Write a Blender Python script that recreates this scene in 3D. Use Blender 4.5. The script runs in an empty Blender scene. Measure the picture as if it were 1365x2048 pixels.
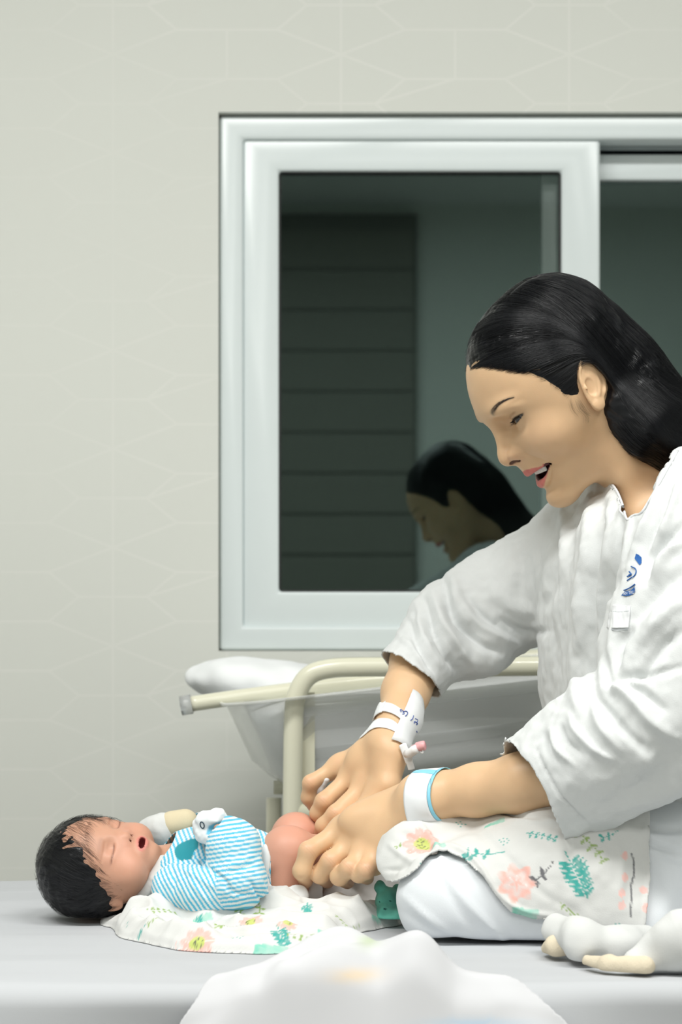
import bpy, bmesh, math
import numpy as np
from mathutils import Vector

# ------------------------------------------------------------------ camera, world, lights, exposure
S = bpy.context.scene
COL = S.collection
FPX, HY, CZ = 4000.0, 1248.0, 0.89          # focal length and horizon of the 1365x2048 photograph, lens height in metres
cd = bpy.data.cameras.new('camera'); cam = bpy.data.objects.new('camera', cd); COL.objects.link(cam)
cam.location = (0, 0, CZ); cam.rotation_euler = (math.pi/2, 0, 0)
cd.sensor_fit = 'VERTICAL'; cd.sensor_height = 36.0; cd.lens = FPX/2048*36
cd.shift_y = (HY-1024)/2048
cd.clip_start = 0.05
cd.dof.use_dof = True; cd.dof.focus_distance = 1.93; cd.dof.aperture_fstop = 8.0
S.camera = cam
W = bpy.data.worlds.new('night'); S.world = W; W.use_nodes = True
W.node_tree.nodes['Background'].inputs[0].default_value = (0.01, 0.014, 0.018, 1)
W.node_tree.nodes['Background'].inputs[1].default_value = 0.3
S.view_settings.view_transform = 'Standard'; S.view_settings.look = 'None'
S.view_settings.exposure = 0.82; S.view_settings.gamma = 1.0; S.view_settings.use_curve_mapping = False
S.cycles.use_denoising = True
S.cycles.max_bounces = 8; S.cycles.diffuse_bounces = 5; S.cycles.glossy_bounces = 4
S.cycles.transmission_bounces = 8; S.cycles.transparent_max_bounces = 12
S.cycles.sample_clamp_indirect = 4.0; S.cycles.caustics_reflective = False; S.cycles.caustics_refractive = False

LAMPS = [  # ceiling fluorescent fittings: x, y, length along x, width, watts, where it hangs
    (-0.75, 0.95, 1.25, 0.30, 24.0, 'left of the two nearest the bed'),
    (0.80, 0.95, 1.25, 0.30, 18.0, 'right of the two nearest the bed'),
    (-0.80, -1.3, 1.25, 0.30, 17.0, 'left of the two at the back of the room'),
    (0.80, -1.3, 1.25, 0.30, 16.0, 'right of the two at the back of the room'),
]
CEIL = 2.75
for i, (lx, ly, ll, lw, e, where) in enumerate(LAMPS):
    ld = bpy.data.lights.new('fluorescent_light', 'AREA'); ld.shape = 'RECTANGLE'
    ld.size = ll; ld.size_y = lw; ld.energy = e; ld.color = (1.0, 0.995, 0.965)
    lo = bpy.data.objects.new('fluorescent_light', ld); COL.objects.link(lo)
    lo.location = (lx, ly, CEIL-0.075)
# ------------------------------------------------------------------ helpers
A = np.array
def P(px, py, d):
    'point seen at a pixel of the photograph at depth d'
    return A([(px-682.5)/FPX*d, d, CZ+(HY-py)/FPX*d])
def pix(V):
    return np.stack([V[:,0]/V[:,1]*FPX+682.5, HY-(V[:,2]-CZ)/V[:,1]*FPX], 1)
def unit(v): v = A(v, float); return v/np.linalg.norm(v)

def mat(name, col=(.8,.8,.8), rough=.5, spec=.5, metal=0, sss=0, sssr=(1,.35,.2), attr=False, bump=0, bscale=200, sheen=0, coat=0,
        trans=0, noise=0, nscale=5, alpha=1, ior=1.45, aniso=0, stretch=None):
    m = bpy.data.materials.new(name); m.use_nodes = True
    nt = m.node_tree; b = nt.nodes['Principled BSDF']; I = b.inputs
    I['Base Color'].default_value = (*col, 1); I['Roughness'].default_value = rough
    I['Specular IOR Level'].default_value = spec; I['Metallic'].default_value = metal
    I['Coat Weight'].default_value = coat; I['Sheen Weight'].default_value = sheen
    I['Transmission Weight'].default_value = trans; I['Alpha'].default_value = alpha; I['IOR'].default_value = ior
    I['Anisotropic'].default_value = aniso
    if sss: I['Subsurface Weight'].default_value = sss; I['Subsurface Radius'].default_value = sssr; I['Subsurface Scale'].default_value = 0.012
    src = None
    if attr:
        a = nt.nodes.new('ShaderNodeAttribute'); a.attribute_name = 'Col'; src = a.outputs['Color']
    tc = nt.nodes.new('ShaderNodeTexCoord'); vec = tc.outputs['Object']
    if stretch:
        mp = nt.nodes.new('ShaderNodeMapping'); mp.inputs['Scale'].default_value = stretch; nt.links.new(vec, mp.inputs[0]); vec = mp.outputs[0]
    if noise:
        n = nt.nodes.new('ShaderNodeTexNoise'); n.inputs['Scale'].default_value = nscale; n.inputs['Detail'].default_value = 6
        nt.links.new(vec, n.inputs['Vector'])
        mr = nt.nodes.new('ShaderNodeMapRange'); mr.inputs['To Min'].default_value = 1-noise; mr.inputs['To Max'].default_value = 1+noise
        nt.links.new(n.outputs['Fac'], mr.inputs['Value'])
        mx = nt.nodes.new('ShaderNodeVectorMath'); mx.operation = 'SCALE'
        if src: nt.links.new(src, mx.inputs[0])
        else: mx.inputs[0].default_value = col
        nt.links.new(mr.outputs[0], mx.inputs['Scale']); src = mx.outputs[0]
    if src: nt.links.new(src, I['Base Color'])
    if bump:
        n = nt.nodes.new('ShaderNodeTexNoise'); n.inputs['Scale'].default_value = bscale; n.inputs['Detail'].default_value = 3
        nt.links.new(vec, n.inputs['Vector'])
        bp = nt.nodes.new('ShaderNodeBump'); bp.inputs['Strength'].default_value = bump; bp.inputs['Distance'].default_value = .002
        nt.links.new(n.outputs['Fac'], bp.inputs['Height']); nt.links.new(bp.outputs[0], I['Normal'])
    return m

def mk(name, V, F, m, parent=None, smooth=True, col=None, fmat=None):
    'one mesh object from vertex and face arrays (quads or triangles)'
    V = np.asarray(V, np.float32); me = bpy.data.meshes.new(name)
    if isinstance(F, np.ndarray):
        k = F.shape[1]; me.vertices.add(len(V)); me.vertices.foreach_set('co', V.ravel())
        me.loops.add(F.size); me.loops.foreach_set('vertex_index', F.astype(np.int32).ravel())
        me.polygons.add(len(F)); me.polygons.foreach_set('loop_start', np.arange(0, F.size, k, dtype=np.int32))
        me.update(calc_edges=True)
    else:
        me.from_pydata([tuple(map(float, v)) for v in V], [], [tuple(map(int, f)) for f in F]); me.update()
        bm = bmesh.new(); bm.from_mesh(me); bmesh.ops.recalc_face_normals(bm, faces=bm.faces); bm.to_mesh(me); bm.free()
    me.polygons.foreach_set('use_smooth', np.full(len(me.polygons), smooth))
    for mm in (m if isinstance(m, (list, tuple)) else [m]): me.materials.append(mm)
    if fmat is not None: me.polygons.foreach_set('material_index', np.asarray(fmat, np.int32))
    if col is not None:
        ca = me.attributes.new('Col', 'FLOAT_COLOR', 'POINT')
        c4 = np.ones((len(V), 4), np.float32); c4[:, :3] = col; ca.data.foreach_set('color', c4.ravel())
    o = bpy.data.objects.new(name, me); COL.objects.link(o)
    if parent is not None: put(o, parent)
    return o
def put(o, parent):
    'children keep their world-space mesh: cancel the parent location'
    o.parent = parent
    o.matrix_parent_inverse.identity()
    o.location = Vector(o.location) - Vector(wloc(parent))
def wloc(o):
    v = Vector(o.location)
    while o.parent: o = o.parent; v = v + Vector(o.location)
    return v
def tag(o, label, cat, group=None, kind=None):
    o['label'] = label; o['category'] = cat
    if group: o['group'] = group
    if kind: o['kind'] = kind
    return o
def struct(o): o['kind'] = 'structure'; return o
def thing(name, loc, label, cat, group=None):
    o = bpy.data.objects.new(name, None); o.empty_display_size = .05; COL.objects.link(o); o.location = tuple(map(float, loc))
    return tag(o, label, cat, group)

def join(parts):
    Vs, Fs, n = [], [], 0
    for V, F in parts:
        Vs.append(np.asarray(V, float)); Fs += [[i+n for i in f] for f in F]; n += len(V)
    return np.concatenate(Vs), Fs
def box(a, b):
    (x0,y0,z0),(x1,y1,z1) = a, b
    V = [(x0,y0,z0),(x1,y0,z0),(x1,y1,z0),(x0,y1,z0),(x0,y0,z1),(x1,y0,z1),(x1,y1,z1),(x0,y1,z1)]
    return V, [(0,3,2,1),(4,5,6,7),(0,1,5,4),(1,2,6,5),(2,3,7,6),(3,0,4,7)]
def bevel(o, w=.004, n=3):
    md = o.modifiers.new('bevel', 'BEVEL'); md.width = w; md.segments = n; md.limit_method = 'ANGLE'; md.angle_limit = .6
    o.data.polygons.foreach_set('use_smooth', np.full(len(o.data.polygons), True))
    return o
def spline(pts, n=12):
    'Catmull-Rom through the points'
    p = A(pts, float); q = np.concatenate([[2*p[0]-p[1]], p, [2*p[-1]-p[-2]]]); out = []
    for i in range(len(p)-1):
        a, b, c, d = q[i:i+4]
        for t in np.linspace(0, 1, n, endpoint=False):
            out.append(.5*((2*b)+(-a+c)*t+(2*a-5*b+4*c-d)*t*t+(-a+3*b-3*c+d)*t**3))
    out.append(p[-1]); return A(out)
def tube(pts, r, n=16, caps=True):
    p = A(pts, float); r = np.broadcast_to(r, (len(p),)).astype(float)
    T = np.gradient(p, axis=0); T /= np.linalg.norm(T, axis=1)[:,None]+1e-12
    up = A([0,0,1.]) if abs(T[0][2]) < .9 else A([1.,0,0]); N = unit(np.cross(T[0], up)); V = []
    for i in range(len(p)):
        N = unit(N-T[i]*N.dot(T[i])); B = np.cross(T[i], N)
        a = np.linspace(0, 2*np.pi, n, endpoint=False)
        V.append(p[i]+r[i]*(np.cos(a)[:,None]*N+np.sin(a)[:,None]*B))
    V = np.concatenate(V); F = []
    for i in range(len(p)-1):
        for j in range(n):
            k = (j+1) % n; F.append((i*n+j, i*n+k, (i+1)*n+k, (i+1)*n+j))
    if caps: F.append(tuple(range(n))[::-1]); F.append(tuple(range((len(p)-1)*n, len(p)*n)))
    return V, F
def grid_faces(nu, nv, wrap=False):
    i, j = np.meshgrid(np.arange(nu-1), np.arange(nv if wrap else nv-1), indexing='ij'); k = (j+1) % nv
    return np.stack([i*nv+j, (i+1)*nv+j, (i+1)*nv+k, i*nv+k], -1).reshape(-1, 4)

# ---- noise
_rng = np.random.default_rng(7); _T = _rng.random((32,32,32)).astype(np.float32)*2-1
def noise(p, f=1.0, seed=0, octv=1):
    out = 0; amp = 1
    p = np.asarray(p, np.float32)
    for o in range(octv):
        q = p*f+seed*7.31+o*3.7; i = np.floor(q).astype(int); u = q-i; u = u*u*u*(u*(u*6-15)+10)
        x0,y0,z0 = (i%32).T; x1,y1,z1 = ((i+1)%32).T; a,b,c = u.T
        v = ((_T[x0,y0,z0]*(1-a)+_T[x1,y0,z0]*a)*(1-b)+(_T[x0,y1,z0]*(1-a)+_T[x1,y1,z0]*a)*b)*(1-c) + \
            ((_T[x0,y0,z1]*(1-a)+_T[x1,y0,z1]*a)*(1-b)+(_T[x0,y1,z1]*(1-a)+_T[x1,y1,z1]*a)*b)*c
        out = out+amp*v; amp *= .5; f *= 2.03
    return out
def sstep(a, b, x): t = np.clip((x-a)/(b-a), 0, 1); return t*t*(3-2*t)
def polyd(Q, pts):
    'distance of 2D points to a polyline, and the fraction along it'
    pts = A(pts, float); best = np.full(len(Q), 1e9); fr = np.zeros(len(Q)); n = len(pts)-1
    for i in range(n):
        a, b = pts[i], pts[i+1]; ab = b-a
        t = np.clip(((Q-a)@ab)/(ab@ab+1e-9), 0, 1); d = np.hypot(*(Q-a-t[:,None]*ab).T)
        m = d < best; best[m] = d[m]; fr[m] = (i+t[m])/n
    return best, fr
def inpoly(Q, poly):
    x, y = Q.T; c = np.zeros(len(Q), bool); poly = A(poly, float); n = len(poly); j = n-1
    for i in range(n):
        xi, yi = poly[i]; xj, yj = poly[j]
        c ^= ((yi > y) != (yj > y)) & (x < (xj-xi)*(y-yi)/(yj-yi+1e-12)+xi); j = i
    return c
def polysd(Q, poly):
    d, _ = polyd(Q, list(poly)+[poly[0]]); return np.where(inpoly(Q, poly), -d, d)

# ---- signed distance modelling
def rcone(p, a, b, r1, r2):
    a = A(a, float); ab = A(b, float)-a; t = np.clip(((p-a)@ab)/(ab@ab+1e-12), 0, 1)
    return np.linalg.norm(p-a-t[:,None]*ab, axis=1)-(r1+t*(r2-r1))
def ell(p, c, r, R=None):
    q = p-A(c, float)
    if R is not None: q = q@A(R).T
    r = A(r, float); k0 = np.linalg.norm(q/r, axis=1); k1 = np.linalg.norm(q/(r*r), axis=1)+1e-9
    return k0*(k0-1)/k1
def smin(a, b, k): h = np.clip(.5+.5*(b-a)/k, 0, 1); return b+(a-b)*h-k*h*(1-h)
def smax(a, b, k): return -smin(-a, -b, k)
def chain(p, pts, rs, k=.003):
    d = None
    for i in range(len(pts)-1):
        e = rcone(p, pts[i], pts[i+1], rs[i], rs[i+1]); d = e if d is None else smin(d, e, k)
    return d
def sdf_mesh(f, lo, hi, h, B=8, proj=2, slack=1.5):
    'surface nets on a sparse grid, then projection on to the zero level'
    lo = A(lo, float); hi = A(hi, float)
    nb = np.ceil((hi-lo)/(h*B)).astype(int); n = nb*B
    c = np.stack(np.meshgrid(*[lo[a]+(np.arange(nb[a])+.5)*h*B for a in range(3)], indexing='ij'), -1).reshape(-1, 3)
    dc = np.concatenate([f(s) for s in np.array_split(c, max(1, len(c)//200000))])
    G = np.empty(tuple(nb)+(B,B,B), np.float32).reshape(-1, B,B,B); G[:] = dc[:,None,None,None]
    act = np.where(np.abs(dc) < B*h*.87*slack)[0]
    off = np.stack(np.meshgrid(*[np.arange(B)]*3, indexing='ij'), -1).reshape(-1, 3)*h
    bi = np.stack(np.unravel_index(act, tuple(nb)), 1)
    for s in np.array_split(np.arange(len(act)), max(1, len(act)*B**3//400000)):
        if len(s) == 0: continue
        pts = (lo+bi[s]*B*h)[:,None,:]+off; G[act[s]] = f(pts.reshape(-1,3)).reshape(-1, B,B,B)
    G = G.reshape(*nb, B,B,B).transpose(0,3,1,4,2,5).reshape(*n)
    sg = G < 0
    cs = np.zeros(tuple(n-1), np.int8)
    for dx in (0,1):
        for dy in (0,1):
            for dz in (0,1): cs += sg[dx:n[0]-1+dx, dy:n[1]-1+dy, dz:n[2]-1+dz]
    ci = np.stack(np.nonzero((cs > 0) & (cs < 8)), 1)
    idx = np.full(tuple(n-1), -1, np.int32); idx[tuple(ci.T)] = np.arange(len(ci))
    acc = np.zeros((len(ci), 3)); cnt = np.zeros(len(ci))
    for ax in range(3):
        o1, o2 = [a for a in range(3) if a != ax]
        for u in (0,1):
            for v in (0,1):
                s = ci.copy(); s[:,o1] += u; s[:,o2] += v; e = s.copy(); e[:,ax] += 1
                g0 = G[tuple(s.T)]; g1 = G[tuple(e.T)]; m = (g0 < 0) != (g1 < 0)
                t = g0[m]/(g0[m]-g1[m]); q = s[m].astype(float); q[:,ax] += t
                acc[m] += q; cnt[m] += 1
    V = lo+acc/cnt[:,None]*h
    F = []
    for ax in range(3):
        o1, o2 = (ax+1)%3, (ax+2)%3
        a = [slice(1,None)]*3; a[ax] = slice(0, n[ax]-1); a[o1] = slice(1, n[o1]-1); a[o2] = slice(1, n[o2]-1)
        b = list(a); b[ax] = slice(1, n[ax])
        m0 = sg[tuple(a)]; m1 = sg[tuple(b)]; e = np.stack(np.nonzero(m0 != m1), 1)
        if len(e) == 0: continue
        inv = m0[tuple(e.T)]; e[:,o1] += 1; e[:,o2] += 1
        c00 = e.copy(); c00[:,o1] -= 1; c00[:,o2] -= 1
        c10 = e.copy(); c10[:,o2] -= 1
        c01 = e.copy(); c01[:,o1] -= 1
        q = np.stack([idx[tuple(c.T)] for c in (c00, c10, e, c01)], 1)
        q[~inv] = q[~inv][:, ::-1]; F.append(q)
    F = np.concatenate(F); F = F[(F >= 0).all(1)]
    for _ in range(proj):
        g = grad(f, V, h*.5); d = fev(f, V)/np.maximum(np.linalg.norm(g, axis=1), .3)
        V = V-np.clip(d, -h, h)[:,None]*g/(np.linalg.norm(g, axis=1)[:,None]+1e-9)
    return V, F
def fev(f, V): return np.concatenate([f(s) for s in np.array_split(V, max(1, len(V)//300000))])
def grad(f, V, e):
    g = np.zeros_like(V)
    for k in ((1,-1,-1),(-1,-1,1),(-1,1,-1),(1,1,1)):
        k = A(k, float); g += fev(f, V+k*e)[:,None]*k
    return g/(4*e)
def trim(V, F, keep):
    'drop faces with any vertex outside keep'
    k = keep[F].all(1); F = F[k]; u, inv = np.unique(F, return_inverse=True)
    return V[u], inv.reshape(F.shape), u
def normals(V, F):
    n = np.zeros_like(V); a = np.cross(V[F[:,2]]-V[F[:,0]], V[F[:,3 % F.shape[1]]]-V[F[:,1]])
    for k in range(F.shape[1]): np.add.at(n, F[:,k], a)
    return n/(np.linalg.norm(n, axis=1)[:,None]+1e-12)
def folds(V, N, lst, scale=1.0):
    'push cloth along its normals at traced fold lines: (points, width px, height mm)'
    Q = pix(V); d = np.zeros(len(V))
    for pts, w, a in lst:
        pts = A(pts, float); lo = pts.min(0)-3*w; hi = pts.max(0)+3*w
        m = np.where(((Q > lo) & (Q < hi)).all(1))[0]
        if len(m) == 0: continue
        pts = spline(pts, 6) if len(pts) > 2 else pts
        r, t = polyd(Q[m], pts); e = np.sin(np.pi*np.clip(t*.92+.04, 0, 1))**.6
        d[m] += a*.001*scale*np.exp(-(r/w)**2)*e
    return V+N*d[:,None]
def strands(name, curves, m, parent, r0=.00012, r1=.00003):
    'hair strands: list of (k,3) arrays'
    hc = bpy.data.hair_curves.new(name); hc.add_curves([len(c) for c in curves])
    pts = np.concatenate(curves).astype(np.float32); hc.attributes['position'].data.foreach_set('vector', pts.ravel())
    ra = np.concatenate([np.linspace(r0, r1, len(c))*np.clip(.25+np.arange(len(c))/5, 0, 1) for c in curves]).astype(np.float32)
    at = hc.attributes.get('radius') or hc.attributes.new('radius', 'FLOAT', 'POINT'); at.data.foreach_set('value', ra)
    hc.materials.append(m); o = bpy.data.objects.new(name, hc); COL.objects.link(o)
    if parent is not None: put(o, parent)
    return o
def surf_at(f, px_, py_, d0=1.6):
    'first point of f along the sight line of a pixel'
    o = P(px_, py_, d0); dd = unit(P(px_, py_, 2.0)-P(px_, py_, 1.0)); t = 0
    for _ in range(90):
        s = f(((o+dd*t)[None]))[0]; t += max(s, .0001)*.8
        if s < .0002 or t > 1: break
    return o+dd*t
# ------------------------------------------------------------------ room shell
DW = 2.9                                       # depth of the far wall's face
X0, X1, Y0 = -2.6, 2.6, -3.0
M_wall = mat('cream_wallpaper', (.69,.705,.66), .75, .3, noise=.025, nscale=2.5, bump=.08, bscale=350)
M_white = mat('white_paint', (.8,.8,.79), .7)
M_floor = mat('floor_tile', (.26,.26,.25), .4, noise=.05, nscale=3)
M_pvc = mat('white_pvc', (.70,.76,.765), .22, .5, noise=.015, nscale=20)
M_seal = mat('rubber_seal', (.02,.02,.02), .6)
def wx(px): return (px-682.5)/FPX*DW
def wz(py): return CZ+(HY-py)/FPX*DW
wl, wt, wb, wr = wx(437), wz(224), wz(1302), wx(1960)
T = .16
# wall with the window opening, wallpaper lines are part of it
parts = [box((X0-.1,DW,0),(wl,DW+T,CEIL)), box((wr,DW,0),(X1+.1,DW+T,CEIL)), box((wl,DW,0),(wr,DW+T,wb)), box((wl,DW,wt),(wr,DW+T,CEIL))]
Vw, Fw = join(parts); fm = [0]*len(Fw)
struct(mk('wall_back', Vw, Fw, M_wall, smooth=False))
# faint wallpaper tracery drawn in the paper's own material
def paper(m, cw=.331, ch=.143, w=.0032, col=(.80,.795,.76)):
    nt = m.node_tree; N = nt.nodes; Lk = nt.links.new; b = N['Principled BSDF']
    def M(op, a, b_=None, c=None):
        n = N.new('ShaderNodeMath'); n.operation = op
        for k, v in enumerate((a, b_, c)):
            if v is None: continue
            if isinstance(v, (int, float)): n.inputs[k].default_value = v
            else: Lk(v, n.inputs[k])
        return n.outputs[0]
    tc = N.new('ShaderNodeTexCoord'); sp = N.new('ShaderNodeSeparateXYZ'); Lk(tc.outputs['Object'], sp.inputs[0])
    u = M('MULTIPLY', M('FRACT', M('MULTIPLY', sp.outputs[0], 1/cw)), cw); v = M('MULTIPLY', M('FRACT', M('MULTIPLY', sp.outputs[2], 1/ch)), ch)
    segs = [((.28,.25),(.72,.25)),((.28,.75),(.72,.75)),((.72,.25),(.85,.5)),((.72,.75),(.85,.5)),((.28,.25),(.15,.5)),((.28,.75),(.15,.5)),((.85,.5),(1,.5)),((0,.5),(.15,.5)),
            ((.5,.75),(.5,1)),((.5,0),(.5,.25)),((.72,.75),(1,1)),((0,0),(.28,.25)),((.0,1),(.28,.75)),((.72,.25),(1,0)),((0,0),(0,1)),((1,0),(1,1)),((.15,.5),(.5,.75))]
    best = None
    for a, e in segs:
        ax, ay, bx, by = a[0]*cw, a[1]*ch, e[0]*cw, e[1]*ch; dx, dy = bx-ax, by-ay; l2 = dx*dx+dy*dy
        pu = M('SUBTRACT', u, ax); pv = M('SUBTRACT', v, ay); t = M('MULTIPLY_ADD', pu, dx/l2, M('MULTIPLY', pv, dy/l2)); t.node.use_clamp = True
        qx = M('MULTIPLY_ADD', t, -dx, pu); qy = M('MULTIPLY_ADD', t, -dy, pv); d = M('ADD', M('MULTIPLY', qx, qx), M('MULTIPLY', qy, qy))
        best = d if best is None else M('MINIMUM', best, d)
    lnk = M('SQRT', best); mr = N.new('ShaderNodeMapRange'); mr.interpolation_type = 'SMOOTHSTEP'; mr.inputs[1].default_value = w*.75; mr.inputs[2].default_value = w*.4; Lk(lnk, mr.inputs[0])
    nz = N.new('ShaderNodeTexNoise'); nz.inputs['Scale'].default_value = 1.6; nz.inputs['Detail'].default_value = 5; Lk(tc.outputs['Object'], nz.inputs['Vector'])
    wear = N.new('ShaderNodeMapRange'); wear.inputs[1].default_value = .38; wear.inputs[2].default_value = .62; wear.inputs[3].default_value = .04; wear.inputs[4].default_value = .36; Lk(nz.outputs[0], wear.inputs[0])
    fac = M('MULTIPLY', mr.outputs[0], wear.outputs[0]); mx = N.new('ShaderNodeMix'); mx.data_type = 'RGBA'; src = b.inputs['Base Color'].links[0].from_socket
    Lk(fac, mx.inputs[0]); Lk(src, mx.inputs[6]); mx.inputs[7].default_value = (*col, 1); Lk(mx.outputs[2], b.inputs['Base Color'])
paper(M_wall)
struct(mk('floor', *box((X0-.1,Y0-.1,-.1),(X1+.1,DW+T,0)), M_floor, smooth=False))
struct(mk('ceiling', *box((X0-.1,Y0-.1,CEIL),(X1+.1,DW+T,CEIL+.1)), M_white, smooth=False))
struct(mk('wall_left', *box((X0-.1,Y0-.1,0),(X0,DW,CEIL)), M_wall, smooth=False))
struct(mk('wall_right', *box((X1,Y0-.1,0),(X1+.1,DW,CEIL)), M_wall, smooth=False))
struct(mk('wall_front', *box((X0,Y0-.1,0),(X1,Y0,CEIL)), M_wall, smooth=False))
# louvred wardrobe front and door on the wall behind the camera (only the window pane mirrors it)
M_lou = mat('louvre_brown', (.205,.20,.17), .5); 
d = struct(mk('door_1', *box((-1.35,Y0+.001,0),(.335,Y0+.045,2.7)), mat('dark_door', (.17,.17,.15), .6), smooth=False))
sl = join([box((-1.28,Y0+.03,.12+k*.18),(.32,Y0+.055,.12+k*.18+.168)) for k in range(14)])
struct(mk('door_louvre', *sl, M_lou, d, smooth=False))
# window
g = struct(thing('window_1', ((wl+wr)/2, DW, wb), '', '')); del g['label'], g['category']
def frame(name, x0, x1, z0, z1, w, y0, y1, m, par, bv=.004, wb_=None):
    'four mitred bars'
    w4 = w if isinstance(w, tuple) else (w,)*4   # left right bottom top
    a = [(x0,z0),(x1,z0),(x1,z1),(x0,z1)]; b = [(x0+w4[0],z0+w4[2]),(x1-w4[1],z0+w4[2]),(x1-w4[1],z1-w4[3]),(x0+w4[0],z1-w4[3])]
    V = [(p[0],y,p[1]) for y in (y0,y1) for p in a+b]; F = []
    for i in range(4):
        j = (i+1) % 4
        F += [(i,j,4+j,4+i), (8+j,8+i,12+i,12+j), (j,i,8+i,8+j), (4+i,4+j,12+j,12+i)]
    o = mk(name, V, F, m, par); o['kind'] = 'structure'; return bevel(o, bv, 3)
px = DW/FPX
frame('window_frame', wl+.001, wr-.001, wb+.001, wt-.002, .034, DW+.012, DW+.10, M_pvc, g, .005)
s1l, s1r, s1t, s1b = wx(484), wx(1205), wz(264), wz(1264)
frame('window_sash', s1l, s1r, s1b, s1t, (73*px, 78*px, 81*px, 71*px), DW+.020, DW+.052, M_pvc, g, .005)
s2l = wx(1092)
frame('window_sash', s2l, wr-.03, s1b, wz(287), (.032, .04, 81*px, 54*px), DW+.062, DW+.094, M_pvc, g, .005)
frame('window_track', wl+.03, wr-.03, wb+.03, wt-.03, (.002,.002,.010,.012), DW+.054, DW+.060, mat('track_grey', (.28,.32,.33), .5), g, .001)
M_glass = bpy.data.materials.new('window_glass'); M_glass.use_nodes = True
nt = M_glass.node_tree; nt.nodes.clear()
out = nt.nodes.new('ShaderNodeOutputMaterial'); mx = nt.nodes.new('ShaderNodeMixShader'); tr = nt.nodes.new('ShaderNodeBsdfTransparent')
gl = nt.nodes.new('ShaderNodeBsdfGlossy'); gl.inputs['Roughness'].default_value = .0; gl.inputs['Color'].default_value = (.74,1.0,.98,1)
fr = nt.nodes.new('ShaderNodeFresnel'); fr.inputs['IOR'].default_value = 1.95
nt.links.new(fr.outputs[0], mx.inputs[0]); nt.links.new(tr.outputs[0], mx.inputs[1]); nt.links.new(gl.outputs[0], mx.inputs[2]); nt.links.new(mx.outputs[0], out.inputs[0])
tr.inputs[0].default_value = (.96,.98,.97,1)
gx0, gx1, gz0, gz1 = s1l+73*px, s1r-78*px, s1b+81*px, s1t-71*px
o = mk('glass_pane', *box((gx0-.008,DW+.033,gz0-.008),(gx1+.008,DW+.038,gz1+.008)), M_glass, g, smooth=False); o['kind'] = 'structure'
o = mk('glass_pane', *box((s2l+.03,DW+.075,gz0-.008),(wr-.065,DW+.080,wz(287)-.035)), M_glass, g, smooth=False); o['kind'] = 'structure'
frame('glazing_seal', gx0, gx1, gz0, gz1, .0028, DW+.030, DW+.034, M_seal, g, .0005)
# night outside: a dark ledge wall of the light well
o = mk('wall_outside', *box((-2.6,DW+1.6,0),(2.6,DW+1.7,CEIL)), mat('night_wall', (.035,.042,.04), .9), smooth=False); struct(o)
# ceiling lamps
M_hous = mat('lamp_housing', (.8,.8,.8), .5)
M_tube = bpy.data.materials.new('lamp_tube'); M_tube.use_nodes = True
bt = M_tube.node_tree.nodes['Principled BSDF']; bt.inputs['Emission Color'].default_value = (1,.98,.93,1); bt.inputs['Emission Strength'].default_value = 6
for i, (lx, ly, ll, lw, e, where) in enumerate(LAMPS):
    t = thing('ceiling_lamp', (lx, ly, CEIL), 'white fluorescent ceiling fitting, '+where, 'lamp', 'fluorescent ceiling fittings')
    mk('lamp_housing', *box((lx-ll/2-.02, ly-lw/2-.02, CEIL-.055), (lx+ll/2+.02, ly+lw/2+.02, CEIL-.001)), M_hous, t, smooth=False)

# ------------------------------------------------------------------ hospital bed
ZB = CZ-(1752-HY)/FPX*2.33
M_sheet = mat('bed_sheet', (.49,.505,.525), .9, 0, bump=.03, bscale=700)
bed = thing('hospital_bed', (.1, 1.97, 0), 'wide hospital bed under a smooth pale blue-white sheet, holding mother and baby', 'bed')
def bed_z(x, y):
    p = np.stack([x, y, np.zeros_like(x)], 1)
    z = .0034*noise(p*A([3,5,1]), 1.4, 3, 2)+.0012*noise(p*A([6,22,1]), 1.0, 5, 2)
    return z
xs = np.linspace(-1.0, 1.25, 420); prof = []   # across the bed: far hang, top, near hang
R = .018; yn, yf = 1.625, 2.325
prof += [(yf, -.28)]+[(yf, -z) for z in np.linspace(.24, R, 10)]
prof += [(yf-R+R*math.cos(a), -R+R*math.sin(a)) for a in np.linspace(.15, math.pi/2, 6)]
prof += [(y, 0) for y in np.linspace(yf-R-.004, yn+R+.004, 150)]
prof += [(yn+R-R*math.sin(a), -R+R*math.cos(a)) for a in np.linspace(0.05, math.pi/2, 10)]
prof += [(yn, -z) for z in np.linspace(R+.005, .42, 60)]
prof = A(prof)
XX, I = np.meshgrid(xs, np.arange(len(prof)), indexing='ij'); YY = prof[I,0]; ZZ = prof[I,1]
top = sstep(-.05, 0, ZZ)
hz = bed_z(XX.ravel(), YY.ravel()).reshape(XX.shape)
near = (YY < 1.7)
hang = np.where(near, -.006*(1-top)*np.sin(XX*14+2*ZZ)+.004*(1-top)*noise(np.stack([XX.ravel()*9, ZZ.ravel()*4, 0*XX.ravel()],1),1,9,2).reshape(XX.shape), 0)
edge = np.where(near, .02*sstep(.45, .25, np.abs(XX+.02))*0, 0)
Vb = np.stack([XX, YY+hang, ZB+ZZ+hz*top], -1).reshape(-1, 3)
mk('bed_sheet', Vb, grid_faces(len(xs), len(prof)), M_sheet, bed)
mk('mattress', *box((-.98, yn+.012, ZB-.19), (1.23, yf-.012, ZB-.006)), mat('mattress_blue', (.35,.42,.5), .7), bed, smooth=False)
M_steel = mat('bed_frame_cream', (.62,.60,.50), .35)
mk('bed_frame', *join([box((-.98,yn+.03,.30),(1.23,yn+.07,.36)), box((-.98,yf-.07,.30),(1.23,yf-.03,.36)), box((-.98,yn+.03,.36),(1.23,yf-.03,.40))]), M_steel, bed, smooth=False)
for lx in (-.93, 1.16):
    for ly in (yn+.05, yf-.05): mk('leg', *tube([(lx,ly,0),(lx,ly,.32)], .02), M_steel, bed)

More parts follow.
